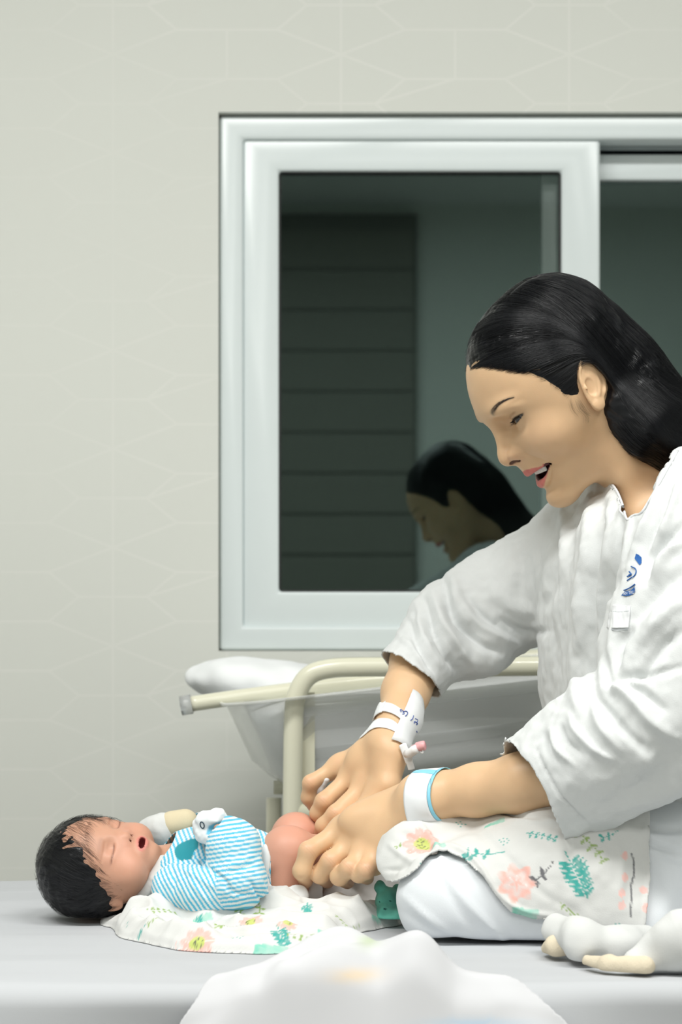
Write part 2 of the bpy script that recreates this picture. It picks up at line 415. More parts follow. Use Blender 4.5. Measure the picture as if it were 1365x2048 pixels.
# ------------------------------------------------------------------ bassinet trolley beyond the bed
D2 = 2.52
M_cream = mat('cream_enamel', (.70,.69,.55), .25, .5, coat=.3)
M_tub = bpy.data.materials.new('clear_plastic'); M_tub.use_nodes = True
nt = M_tub.node_tree; b = nt.nodes['Principled BSDF']; out = nt.nodes['Material Output']
b.inputs['Base Color'].default_value = (.92,.94,.93,1); b.inputs['Roughness'].default_value = .12
tr = nt.nodes.new('ShaderNodeBsdfTransparent'); mx = nt.nodes.new('ShaderNodeMixShader'); lw_ = nt.nodes.new('ShaderNodeLayerWeight'); lw_.inputs[0].default_value = .35
ad = nt.nodes.new('ShaderNodeMath'); ad.operation = 'MULTIPLY_ADD'; ad.inputs[1].default_value = .75; ad.inputs[2].default_value = .22; ad.use_clamp = True
nt.links.new(lw_.outputs['Facing'], ad.inputs[0]); nt.links.new(ad.outputs[0], mx.inputs[0]); nt.links.new(tr.outputs[0], mx.inputs[1]); nt.links.new(b.outputs[0], mx.inputs[2]); nt.links.new(mx.outputs[0], out.inputs[0])
bas = thing('bassinet', (P(800,1600,2.6)[0], 2.6, 0), 'clear plastic newborn bassinet on a cream metal trolley, between bed and wall', 'bassinet')
# tub, tilted: rim rectangle and base rectangle, lofted with rounded corners
def rrect(cx, cy, hx, hy, r, z, n=8):
    o = []
    for (sx, sy, a0) in ((1,1,0),(-1,1,90),(-1,-1,180),(1,-1,270)):
        for a in np.radians(np.linspace(a0, a0+90, n)): o.append((cx+sx*(hx-r)+r*math.cos(a), cy+sy*(hy-r)+r*math.sin(a), z))
    return A(o)
tubc = P(985, 1338, 2.62); tl = math.radians(6.2); yw = math.radians(9)
def tubx(V):
    V = A(V, float); c, s = math.cos(tl), math.sin(tl)
    V = np.stack([V[:,0]*c-V[:,2]*s, V[:,1], V[:,0]*s+V[:,2]*c], 1)
    c, s = math.cos(yw), math.sin(yw)
    return np.stack([V[:,0]*c-V[:,1]*s, V[:,0]*s+V[:,1]*c, V[:,2]], 1)+tubc
lv = [(.372,.205,.004),(.372,.205,0),(.345,.180,0),(.335,.172,-.03),(.316,.160,-.09),(.296,.150,-.112),(.26,.13,-.120)]
secs = [rrect(0,0,hx,hy,.05,z) for hx,hy,z in lv]; n = len(secs[0])
V = tubx(np.concatenate(secs)); F = grid_faces(len(secs), n, True).tolist()+[tuple(range((len(secs)-1)*n, len(secs)*n))]
o = mk('tub', V, F, M_tub, bas); sm = o.modifiers.new('solid', 'SOLIDIFY'); sm.thickness = .003
secs = [rrect(0,0,hx,hy,.05,z) for hx,hy,z in ((.25,.12,-.114),(.287,.142,-.110),(.300,.152,-.09),(.296,.148,-.078),(.27,.13,-.074))]
V = tubx(np.concatenate(secs)); F = grid_faces(len(secs), n, True).tolist()+[tuple(range(n)), tuple(range((len(secs)-1)*n, len(secs)*n))]
mk('mattress', V, F, mat('grey_vinyl', (.86,.88,.89), .4), bas)
secs = [rrect(0,0,hx,hy,.05,z) for hx,hy,z in ((.300,.148,-.076),(.322,.163,-.06),(.331,.168,-.03),(.334,.170,-.012),(.30,.15,-.004),(.26,.125,0),(.2,.09,.002),(.12,.055,.003),(.06,.052,.003))]
V = tubx(np.concatenate(secs)); V += .003*noise(V, 25, 1, 2)[:,None]
F = grid_faces(len(secs), n, True).tolist()+[tuple(range(n)), tuple(range((len(secs)-1)*n, len(secs)*n))]
mk('quilt', V, F, mat('grey_white_quilt', (.88,.90,.91), .8, bump=.1, bscale=120), bas)
# bundled white cloth in the tub
def fb(p):
    a = ell(p, P(500,1358,2.62), (.085,.07,.028)); b2 = ell(p, P(600,1372,2.62), (.11,.07,.020)); c = ell(p, P(468,1340,2.60), (.035,.04,.016))
    return smin(smin(a, b2, .02), c, .02)+.004*noise(p, 22, 4, 2)
lo = P(480,1362,2.62)-A([.16,.12,.06]); V, F = sdf_mesh(fb, lo, lo+A([.40,.24,.12]), .005)
o = mk('white_blanket', V, F, mat('white_cloth', (.82,.84,.85), .85)); tag(o, 'bunched white blanket lying in the left end of the clear bassinet', 'blanket')
# side rails of the cradle
def rail(pts, r, name): return mk(name, *tube(spline(pts, 10), r, 20), M_cream, bas)
rail([P(382,1408,2.44), P(480,1394,2.45), P(620,1376,2.46), P(780,1360,2.47), P(1100,1335,2.50), P(1330,1320,2.52)], .0095, 'cradle_rail')
rail([P(620,1352,2.86), P(900,1322,2.87), P(1300,1300,2.87)], .0095, 'cradle_rail')
mk('rail_cap', *tube([P(362,1412,2.44), P(384,1408,2.44)], .012, 20), mat('clear_cap', (.8,.82,.82), .1, trans=.6), bas)
D3 = 2.40
pts = [P(585,1900,D3), P(585,1700,D3), P(586,1560,D3), P(588,1430,D3), P(596,1385,D3), P(618,1352,D3), P(655,1338,D3), P(720,1334,D3), P(900,1334,D3), P(1100,1332,D3), P(1290,1332,D3), P(1330,1345,D3), P(1350,1390,D3), P(1352,1560,D3), P(1352,1900,D3)]
rail(pts, .0118, 'push_handle')
mk('side_plate', *join([box(P(596,1575,2.412), P(630,1385,2.412)+A([0,.004,0]))]), M_cream, bas, smooth=False)
b1 = P(548,1565,2.6); mk('leg', *tube([(b1[0],2.6,.03),(b1[0],2.6,b1[2]-.02)], .010), M_cream, bas)
b1 = P(1300,1565,2.6); mk('leg', *tube([(b1[0],2.6,.03),(b1[0],2.6,b1[2]+.03)], .010), M_cream, bas)
mk('crossbar', *tube([P(585,1622,D3), P(1352,1622,D3)], .0095), M_cream, bas)
mk('crossbar', *tube([P(548,1575,2.6), P(1300,1575,2.6)], .009), M_cream, bas)
base = join([box((P(540,0,2.4)[0],2.40,.05),(P(1360,0,2.4)[0],2.44,.08)), box((P(540,0,2.4)[0],2.68,.05),(P(1360,0,2.4)[0],2.72,.08)), box((P(560,0,2.4)[0],2.40,.05),(P(560,0,2.4)[0]+.03,2.72,.08))])
mk('trolley_base', *base, M_cream, bas, smooth=False)
for cx, cy in ((P(545,0,2.4)[0],2.42),(P(545,0,2.4)[0],2.70),(P(1355,0,2.4)[0],2.42),(P(1355,0,2.4)[0],2.70)):
    mk('castor', *tube([(cx-.01,cy,.028),(cx+.012,cy,.028)], .027, 20), M_seal, bas)
# ------------------------------------------------------------------ the mother: head
M_skin = mat('skin', (.75,.5,.36), .42, .45, sss=.12, attr=True, bump=.05, bscale=900)
M_hair = mat('black_hair', (.0025,.003,.0048), .30, .42)
M_eye = mat('eye', (.8,.8,.8), .08, .5, attr=True, coat=.5)
M_teeth = mat('teeth', (.82,.80,.75), .2, .5)
def frame3(phi, psi):
    c, s = math.cos(phi), math.sin(phi); C, Z = math.cos(psi), math.sin(psi)
    Fw = A([-c*C, -c*Z, -s]); Lw = unit(np.cross([0,0,1.], Fw)); Uw = np.cross(Fw, Lw); return A([Fw, Lw, Uw])
HR = frame3(math.radians(30), math.radians(10.5))
HO = P(1175,775,1.95)-.07*HR[1]-.0025*HR[0]-.0018*HR[2]
def h2w(q): return HO+(A(q, float)*.01)@HR          # head cm -> world
def w2h(p): return (p-HO)@HR.T*100
def ip(z, t): t = A(t, float); o = np.argsort(t[:,0]); return np.interp(z, t[o,0], t[o,1])
def csm(z, t):
    'smooth interpolation of a table'
    t = A(t, float); t = t[np.argsort(t[:,0])]; x = t[:,0]; y = t[:,1]; m = np.gradient(y, x)
    z = np.clip(z, x[0], x[-1]); i = np.clip(np.searchsorted(x, z)-1, 0, len(x)-2); h = x[i+1]-x[i]; u = (z-x[i])/h
    return (2*u**3-3*u**2+1)*y[i]+(u**3-2*u**2+u)*h*m[i]+(-2*u**3+3*u**2)*y[i+1]+(u**3-u**2)*h*m[i+1]
PROF = [(9,6.3),(7.2,7.75),(5.9,8.32),(4.2,8.75),(2.8,8.85),(1.8,8.62),(.7,8.15),(-.5,7.95),(-2,8.0),(-3.4,8.15),(-4.4,8.0),(-5.2,7.4),(-6.2,7.15),(-7.2,6.75),(-8.0,6.80),(-8.8,6.35),(-9.5,5.3),(-10,4.2)]
WID = [(9,5.0),(7,6.2),(5,6.75),(3,6.95),(1,6.95),(-1,6.8),(-3,6.3),(-5,5.4),(-6.5,4.75),(-8,3.8),(-9,3.0),(-10,2.0)]
EC = A([5.82,3.22,.74])                              # eyeball centre
def lidline(u): return -.04-.06*np.cos(np.clip(u, -1.5, 1.5)*1.0)+.17*u
def head_cm(p):
    x, y, z = p[:,0], p[:,1], p[:,2]; ya = np.abs(y); q = np.stack([x, ya, z], 1)
    cran = ell(p, (.2,0,2.7), (8.5,7.3,8.3))
    x0 = .6; Az = csm(z, PROF)-x0; Wz = csm(z, WID); Ab = 4.0
    pw = 2.0-.5*sstep(-1.5,-4.5,z)+.3*sstep(-6.5,-9,z)
    ax = np.where(x > x0, (x-x0)/Az, (x0-x)/Ab); r = (np.clip(ax,0,9)**pw+(ya/Wz)**pw)**(1/pw)
    face = (r-1)*np.minimum(Az, Wz)*.95
    face = smax(face, z-8.5, 1.5)
    n = unit([-.35,0,-.9]); face = smax(face, (p-A([5.4,0,-9.55]))@n, 1.2)
    d = smin(cran, face, 1.4)
    d = smin(d, ell(q, (4.5,4.0,-2.2), (2.3,2.0,2.3)), 1.6)      # cheek
    d = smin(d, ell(q, (6.92,2.6,2.35), (1.5,2.2,.70)), 1.2)     # brow ridge
    d = smin(d, ell(p, (5.6,0,-8.3), (1.25,1.7,1.05)), 1.3)
    d = smax(d, -ell(q, (8.6,1.9,.55), (1.35,.95,1.15)), 1.1)    # sockets
    d = smax(d, -ell(q, (8.1,3.6,.50), (1.4,1.9,.85)), 1.1)
    d = smin(d, np.linalg.norm(q-EC, axis=1)-1.46, .45)
    u = ya-EC[1]; up = (z-EC[2])-lidline(u)
    d = d+.075*np.exp(-((up-.62)/.09)**2)*sstep(1.6,1.1,np.abs(u))*(x > 5)
    hw = .25*np.clip(1-(u/1.65)**2, 0, 1)
    slot = np.maximum(np.abs(up)-hw, np.abs(u)-1.65); slot = np.maximum(slot, np.maximum(5.4-x, x-9))
    d = smax(d, -slot, .05)
    # nose
    nb = rcone(p, (7.75,0,1.2), (8.75,0,-1.5), .50, .62)
    nb = smin(nb, ell(p, (8.82,0,-2.2), (.80,.86,.86)), .45)
    nb = smin(nb, ell(q, (7.98,1.08,-2.22), (.95,.66,.62)), .40)
    nb = smin(nb, rcone(p, (8.85,0,-2.65), (8.0,0,-3.05), .40, .32), .3)
    d = smin(d, nb, .75)
    d = smax(d, -rcone(q, (8.75,.52,-2.95), (7.9,1.0,-2.93), .23, .20), .10)
    for (a, b, w, am) in (((7.8,1.3,-1.45),(7.55,1.72,-2.0),.14,.10), ((7.55,1.72,-2.0),(7.45,1.85,-2.6),.14,.13), ((7.3,2.15,-2.7),(6.58,3.0,-4.02),.35,.11), ((6.1,3.15,-4.7),(5.67,3.5,-6.27),.28,.05)):
        rr = rcone(q, a, b, 0, 0); d = d+am*np.exp(-(rr/w)**2)
    d = d+.06*np.exp(-(ya/.22)**2)*sstep(-3.3,-3.6,z)*sstep(-4.35,-4.1,z)*(x > 6)
    # mouth: cavity then lips
    pc = np.stack([x, y, z-.11*ya*ya], 1); cav = ell(pc, (6.4,0,-5.47), (2.2,2.75,.66)); cav = np.maximum(cav, 3.4-x)
    d = smax(d, -cav, .15)
    def arch(c0, c1, c2, r0, r1):
        c0, c1, c2 = A(c0, float), A(c1, float), A(c2, float); t = np.linspace(0, 1, 7); e = None
        C = (1-t)[:,None]**2*c0+2*((1-t)*t)[:,None]*c1+t[:,None]**2*c2; R = r0+(r1-r0)*t**1.6
        for i in range(6):
            s = rcone(q, C[i], C[i+1], R[i], R[i+1]); e = s if e is None else smin(e, s, .08)
        return e
    ul = arch((7.68,0,-4.62), (7.2,1.6,-4.28), (6.0,2.55,-4.72), .36, .11)
    ll = arch((6.92,0,-6.25), (6.6,1.75,-6.35), (5.95,2.55,-4.92), .46, .13)
    d = smin(d, np.minimum(ul, ll), .22)
    d = d+.10*np.exp(-(np.linalg.norm(q-A([5.9,2.75,-4.85]), axis=1)/.28)**2)
    d = d+.07*np.exp(-((z+7.2)/.42)**2)*sstep(2.0,.6,ya)*(x > 5)
    return d
def ear_cm(p):
    'near or far ear, |y|; tilted plate with rim, bowl and lobe'
    q = np.stack([p[:,0], np.abs(p[:,1]), p[:,2]], 1)
    c = A([-.35,7.1,.35]); th = math.radians(10)
    R = A([[math.cos(th),0,math.sin(th)],[0,1,0],[-math.sin(th),0,math.cos(th)]])     # lean back
    l = (q-c)@R.T; b = math.radians(24); l = np.stack([l[:,0]*math.cos(b)+l[:,1]*math.sin(b), -l[:,0]*math.sin(b)+l[:,1]*math.cos(b), l[:,2]], 1)*1.07
    x, y, z = l.T                                   # x forward, y out, z up
    wz = 1.62-.30*sstep(.3,-2.8,z); cx = -.05+.25*sstep(0,-2.6,z)
    r = np.sqrt(((x-cx)/wz)**2+((z)/2.95)**2)
    plate = smax((r-1)*1.5, np.abs(y-.05)-.17, .15)
    rim = np.hypot((r-.93)*1.6, y-.22)-.20; rim = rim+.5*sstep(.3,1.4,x)*sstep(2.2,-.2,z)+.5*sstep(-1.2,-2.4,z)
    ant = np.hypot((np.sqrt(((x-.15)/1.0)**2+((z-.1)/1.75)**2)-.93)*1.2, y-.18)-.15; ant = ant+sstep(.3,.8,x)
    lob = ell(l, (.15,.12,-2.35), (.75,.30,.62)); tra = ell(l, (1.05,.22,-.35), (.32,.28,.42))
    d = smin(plate, rim, .12); d = smin(d, ant, .18); d = smin(d, lob, .3); d = smin(d, tra, .2)
    d = smax(d, -ell(l, (.50,.42,-.35), (.68,.80,1.0)), .10)
    d = smax(d, -ell(l, (.25,.42,1.3), (.55,.36,.50)), .10)
    root = ell(q, (.1,6.5,-.3), (.9,.7,1.7))
    return smin(d, root, .3)
NK0, NK1 = P(1275,895,2.02), P(1400,1060,2.03)
def head_w(p):
    q = w2h(p); d = head_cm(q); m = (np.abs(q[:,0]+.5) < 4) & (np.abs(q[:,1]) > 4.5) & (np.abs(q[:,1]) < 10) & (np.abs(q[:,2]) < 5)
    if m.any():
        e = ear_cm(q[m]); d[m] = smin(d[m], e, .22)
    return d*.01
def neck_w(p):
    d = rcone(p, NK0, NK1, .050, .056)
    # sternomastoid from behind the ear to the pit of the neck
    a = h2w((-1.2,4.6,-4.5)); b = P(1282,1052,1.985); d = smin(d, rcone(p, a, b, .008, .008), .025)
    return d
SH_N, SH_F = P(1418,1100,1.885), P(1172,1118,2.165)
def torso_w(p):
    d = rcone(p, NK1, P(1430,1200,2.03), .055, .085)
    d = smin(d, rcone(p, SH_N, SH_F, .045, .045), .06)
    return d
def upper_w(p):
    d = head_w(p); n = smin(neck_w(p), torso_w(p), .025); return smin(d, n, .022)

def skin_cols(V, cheek=True):
    base = A([.70,.465,.275]); c = np.tile(base, (len(V),1)); c *= (1+.04*noise(V, 60, 2, 2))[:,None]; return c
BROW = w2h(A([surf_at(head_w, *q, d0=1.85) for q in ((985,826),(990,817),(997,809),(1006,803),(1016,798),(1028,794))])); BROW[:,1] = np.abs(BROW[:,1])
def paint_head(V):
    c = skin_cols(V); q = w2h(V); x, y, z = q.T; ya = np.abs(y); qa = np.stack([x, ya, z], 1)
    def mixc(w, col):
        nonlocal c; w = np.clip(w, 0, 1)[:,None]; c = c*(1-w)+A(col)*w
    # rosy cheeks and nose
    mixc(.10*np.exp(-(np.linalg.norm(qa-A([5.8,4.2,-1.8]), axis=1)/2.2)**2), (.80,.40,.27))
    mixc(.18*np.exp(-(np.linalg.norm(qa-A([8.4,1.0,-2.8]), axis=1)/1.0)**2), (.78,.36,.25))
    # lips
    t = np.clip(ya/2.42, 0, 1)
    uz0 = -4.66-.10*t*t; us = .34*(1-t**1.6)+.10-.05*np.exp(-(ya/.3)**2)+.28*t*(1-t)
    um = sstep(uz0-.50, uz0-.44, z)*sstep(uz0+us+.04, uz0+us-.04, z)
    lz0 = -6.3+1.28*t**2.2; ls = .36*(1-t*.6)+.04
    lm = sstep(lz0+.62, lz0+.56, z)*sstep(lz0-ls-.04, lz0-ls+.04, z)
    fr = sstep(5.3,5.6,x)*sstep(2.55,2.45,ya)
    mixc(np.maximum(um, lm)*fr*.9, (.60,.15,.14))
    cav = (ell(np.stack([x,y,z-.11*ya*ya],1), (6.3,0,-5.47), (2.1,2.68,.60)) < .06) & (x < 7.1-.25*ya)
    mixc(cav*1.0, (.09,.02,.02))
    mixc(sstep(.06,.0,rcone(qa, (8.75,.52,-2.97), (7.9,1.0,-2.95), .24, .21))*.9, (.10,.035,.025))
    u = ya-EC[1]; up = (z-EC[2])-lidline(u); hw = .25*np.clip(1-(u/1.65)**2, 0, 1); fr = (x > 5)*1.
    mixc((np.abs(up) < hw+.02)*(np.abs(u) < 1.4)*(np.linalg.norm(qa-EC, axis=1) < 1.42)*fr, (.10,.04,.03))
    mixc(.95*np.exp(-((up-hw-.035)/.075)**2)*sstep(1.95,1.5,np.abs(u))*fr, (.02,.012,.01))
    mixc(.35*np.exp(-((up+hw+.03)/.06)**2)*sstep(1.4,1.0,np.abs(u))*fr, (.25,.12,.08))
    mixc(.30*np.exp(-((up-.62)/.09)**2)*sstep(1.6,1.0,np.abs(u))*fr, (.42,.22,.13))
    dB, tB = np.full(len(V), 9.), np.zeros(len(V))
    for k in range(len(BROW)-1):
        a, b = BROW[k], BROW[k+1]; ab = b-a; tt = np.clip(((qa-a)@ab)/(ab@ab), 0, 1); dd = np.linalg.norm(qa-a-tt[:,None]*ab, axis=1); mm = dd < dB; dB[mm] = dd[mm]; tB[mm] = (k+tt[mm])/(len(BROW)-1)
    mixc((.80-.45*tB)*np.exp(-(dB/(.30-.17*tB))**2), (.05,.04,.035))
    return c
def ray_on(f, o, d, tmax, n=60):
    'first hit of rays on the surface, marching inward'
    t = np.zeros(len(o)); 
    for _ in range(n): 
        s = fev(f, o+d*t[:,None]); t = t+np.clip(s, -.002, .02)*.8
    return o+d*t[:,None]

lo = HO-A([.17,.14,.24]); hi = HO+A([.24,.19,.14])
Vh, Fh = sdf_mesh(upper_w, lo-A([0,0,.0]), hi, .0012)
mother_parts = [(Vh, Fh, paint_head(Vh))]

# eyes and teeth
face_kids = []
def sphere_mesh(c, r, Rm, nu=40, nv=40):
    th = np.linspace(0, np.pi, nu); ph = np.linspace(0, 2*np.pi, nv, endpoint=False)
    X = np.stack([np.cos(th)[:,None]*np.ones(nv), np.sin(th)[:,None]*np.cos(ph), np.sin(th)[:,None]*np.sin(ph)], -1).reshape(-1,3)
    return A(c)+(X*r)@Rm, grid_faces(nu, nv, True), X
for s in (1,-1):
    g = unit(HR[0]-.42*HR[2]-.10*HR[1]); l = unit(np.cross([0,0,1.], g)); R3 = A([g, l, np.cross(g, l)])
    V, F, X = sphere_mesh(h2w((EC[0], s*EC[1], EC[2])), .0136, R3)
    ang = np.arccos(np.clip(X[:,0], -1, 1)); c = np.where(ang[:,None] < .98, A([.025,.012,.008]), A([.55,.52,.48])); c = np.where(ang[:,None] < .2, A([.004,.004,.004]), c)
    face_kids.append(('eye', V, F, M_eye, c))
tv = []
for k in range(-4, 5):
    a = k*.40; c = (6.75-.14*a*a, a*1.02, -5.08); q = A([ (math.cos(t)*s1, math.sin(t)*s1, zz) for zz, s1 in ((.42,.16),(.3,.2),(.02,.2),(-.12,.17),(-.17,.10)) for t in np.linspace(0, 2*np.pi, 12, endpoint=False)])
    q = q*A([.85,1.05,1]); th = -.36*a; q = np.stack([q[:,0]*math.cos(th)+q[:,1]*math.sin(th)*0-q[:,1]*math.sin(-th), q[:,0]*math.sin(-th)*-1+q[:,1]*math.cos(th), q[:,2]], 1)
    tv.append((h2w(q+A(c)), grid_faces(5, 12, True).tolist()+[tuple(range(12)), tuple(range(48,60))]))
# ------------------------------------------------------------------ the mother: hair
HRAD = [(-200,10.6),(-162,9.5),(-180,9.15),(180,9.15),(152,9.05),(136,9.7),(118,10.05),(100,9.9),(81,9.5),(61,9.45),(44,9.5),(27,9.05),(10,8.55),(-20,8.2),(-60,7.6),(-110,8.2),(-140,9.2)]
HT = sorted([(a, r) for a, r in HRAD if -180 <= a <= 180])
UMIN = [(8.6,7.35),(7.6,7.05),(5.9,5.6),(4.6,4.35),(3.6,3.0),(2.9,1.5),(2.4,-.3),(1.95,-1.5),(1.5,-1.2),(1.1,1.0),(.5,2.35),(-.4,2.75),(-1.2,2.1),(-1.75,.6),(-2.1,-1.0),(-2.9,-2.9),(-4.2,-4.6),(-6.5,-7.0),(-9,-11)]
TAIL = [(P(1235,735,2.02),.044),(P(1262,768,2.02),.0425),(P(1308,831,2.02),.042),(P(1366,911,2.03),.042),(P(1440,1020,2.05),.040),(P(1490,1150,2.06),.036),(P(1515,1300,2.06),.026)]
def hair_full(p, split=False):
    q = w2h(p); x, y, z = q.T; zz = z-2.5; rho = np.hypot(x, zz); th = np.degrees(np.arctan2(zz, x))
    R = np.interp(th, [t[0] for t in HT], [t[1] for t in HT]); wy = 7.80-.05*sstep(2,7,x)
    r = np.sqrt((rho/R)**2+(y/wy)**2); d = (r-1)*7.2
    # softly flattened forelock
    d = d*.01
    L = HR[1]; s = p-((p-P(1300,830,2.02))@L)[:,None]*L*.30          # tail is wider than deep
    t = chain(s, [a for a,_ in TAIL], [b*.86 for _,b in TAIL], .02)
    t = smin(t, chain(p, [P(1226,770,1.985), P(1252,812,1.975), P(1300,858,1.97), P(1366,898,1.985), P(1440,990,2.02)], [.012,.024,.027,.030,.03], .02), .02)
    return smin(d, t, .018) if not split else (d, t)
def hair_cut(p):
    q = w2h(p); x, y, z = q.T
    um = ip(x, UMIN)+.10*np.sin(y*2.1)
    g = (um-.12-.16*sstep(4.5,6.5,x)-z)*.55
    b = np.where(x < -2.4, (-2.4-x)*-.8-0*z, 9)                       # far down the nape only the tail remains
    return g*.01
def grooves(p):
    q = w2h(p); s = np.stack([q[:,1]*1.0+q[:,2]*.55+.0*q[:,0], q[:,0]*.10+q[:,2]*.06, q[:,2]*.35], 1)
    return .0006*noise(s, 3.2, 6, 3)+.0010*noise(s, 1.1, 8, 1)
def hair_w(p):
    d, t = hair_full(p, True); g = grooves(p); return smin(smax(d+g, hair_cut(p), .0015), t+g, .014)
lo = HO-A([.16,.14,.40]); hi = HO+A([.36,.13,.16])
Vr, Fr = sdf_mesh(hair_w, lo, hi, .0022)
def flow(p, side):
    q = w2h(p); x, y, z = q.T
    T = unit(w2h(P(1366,911,2.03)[None])[0]-w2h(P(1235,745,2.02)[None])[0]); T2 = unit(w2h(P(1490,1150,2.06)[None])[0]-w2h(P(1366,911,2.03)[None])[0])
    Aq = np.stack([np.full_like(x,-2.2), side*7.6, np.clip(z*.35+2.0, 1.6, 5.5)], 1)-q; Aq /= np.linalg.norm(Aq, axis=1)[:,None]+1e-6
    w = sstep(1.5,-2.8,x)[:,None]; w2 = sstep(-4,-14,z)[:,None]
    v = Aq*(1-w)+(T*(1-w2)+T2*w2)*w
    return (v/np.linalg.norm(v, axis=1)[:,None])@HR
rng = np.random.default_rng(3)
nst = 9000
x = np.where(rng.random(nst) < .62, rng.uniform(-6, 8.3, nst), rng.uniform(-8,3,nst)); side = np.where(rng.random(nst) < .62, 1, -1)
sy = np.abs(rng.normal(0, 2.6, nst))*side; u0 = rng.random(nst)
sy = np.where(u0 < .45, side*rng.uniform(.05,.5,nst), np.clip(sy,-7.2,7.2))
zs = ip(x, UMIN)+np.where(u0 < .45, 6, rng.uniform(.1, 6, nst))
edge = u0 > .62; x = np.where(edge, rng.uniform(1.7,8.2,nst), x); zs = np.where(edge, ip(x, UMIN)+rng.uniform(-.10,.30,nst), zs); sy = np.where(edge, side*np.interp(x,[1.7,3,5,7,8.4],[7.2,6.6,4.9,2.7,.3]), sy)
S0 = HO+(np.stack([x, sy, zs], 1)*.01)@HR
def snap(p, off):
    for _ in range(2):
        g = grad(hair_full, p, .001); d = fev(hair_full, p)-off; p = p-(np.clip(d,-.03,.03)/np.maximum(np.linalg.norm(g,axis=1),.4))[:,None]*g/(np.linalg.norm(g,axis=1)[:,None]+1e-9)
    return p
off = rng.uniform(-.0004, .0011, nst); p = S0
for _ in range(3): p = snap(p, off)
ln = rng.integers(26, 62, nst); trk = [p]
jit = rng.normal(0, .05, (nst,3))
for k in range(61):
    v = flow(p, side)+jit*(.6+.4*np.sin(k*.15)); p = p+v*.0065; p = snap(p, off+.0002*k/60*rng.random()); trk.append(p)
trk = np.stack(trk, 1)
ok = hair_cut(trk[:,0]) < .0018
qt = w2h(trk.reshape(-1,3)); bad = ((hair_cut(trk.reshape(-1,3)) > .0012) & (np.abs(qt[:,1]) > 5) & (qt[:,0] < 1.5) & (qt[:,2] > -2.4)).reshape(nst,-1); bad[:,:2] = False
fb1 = np.where(bad.any(1), bad.argmax(1), 99); ln = np.minimum(ln, fb1)
hair_curves = [trk[i,:ln[i]] for i in range(nst) if ok[i]]
hair_curves = [c for c in hair_curves if len(c) > 3]
nl = 1600; r1, r2 = rng.random(nl), rng.random(nl); p = P(1221,768,1.955)+np.outer(r1, P(1262,800,1.955)-P(1221,768,1.955))+np.outer(r2, A([.002,.045,.012])); offl = rng.uniform(-.0003,.0010,nl); tl_ = []
for k in range(46):
    p = snap(p, offl); tl_.append(p); cpt = A([P(1226,770,1.985),P(1252,812,1.975),P(1300,858,1.97),P(1366,898,1.985),P(1440,990,2.02),P(1490,1100,2.05)]); i = np.clip(np.searchsorted(cpt[:,0], p[:,0]), 1, 5); v = cpt[i]-cpt[i-1]; v = v/np.linalg.norm(v,axis=1)[:,None]; p = p+(v+.06*rng.normal(0,.4,(nl,1)))*.0045
tl_ = np.stack(tl_, 1); hair_curves += [tl_[i] for i in range(nl)]
# fine wisps in front of the ear and along the brow line
def wisps(curves_cm, n, sp):
    out = []
    for pts in curves_cm:
        for _ in range(n):
            c = spline(A(pts, float)+rng.normal(0, sp, 3), 5)
            out.append(h2w(c))
    return out
ws = wisps([[(1.9,6.95,-.3),(2.0,6.95,-1.3),(1.7,6.95,-2.3),(1.9,6.8,-3.1)], [(2.3,6.9,.1),(2.5,6.85,-1.0),(2.3,6.8,-1.8)], [(1.6,7.0,-.4),(1.5,7.0,-1.4),(1.3,7.0,-2.4)]], 9, .14)
for c in ws:
    pass
def snap_skin(p, off):
    for _ in range(3):
        g = grad(head_w, p, .001); d = fev(head_w, p)-off; p = p-d[:,None]*g/(np.linalg.norm(g,axis=1)[:,None]**2+1e-9)
    return p
ws = [snap_skin(c, .0006) for c in ws]
# eyebrows and lashes
brow = []
for s in (1,-1):
    for _ in range(520):
        t = rng.random()**.8*4.6; k = int(t); a = BROW[k]+(BROW[min(k+1,5)]-BROW[k])*(t-k); w = .26*(1-t/5.2); tg = unit(BROW[min(k+1,5)]-BROW[k]+A([0,0,.12])*(.5-t/5)*2)
        a = a+np.cross(tg, unit([a[0],a[1]*.6,0]))*rng.uniform(-w, w); pts = A([a+tg*d for d in (0,.16,.34)]); pts[:,1] *= s
        brow.append(snap_skin(h2w(pts), .0003))
lash = []
for s in (1,-1):
    for u in np.linspace(-1.45, 1.42, 150):
        ya = 3.22+u; z = .74+lidline(u)+.24*(1-min(1,(u/1.65)**2)); x = 5.82+math.sqrt(max(1.44**2-u*u-(z-.74)**2, .02))
        a = A([x, s*ya, z+.02]); out = A([.42, s*.16*u, -.20]); ll = .9+.3*u
        lash.append(h2w(A([a, a+out*.5*ll, a+out*ll+A([.05,0,.06])])))
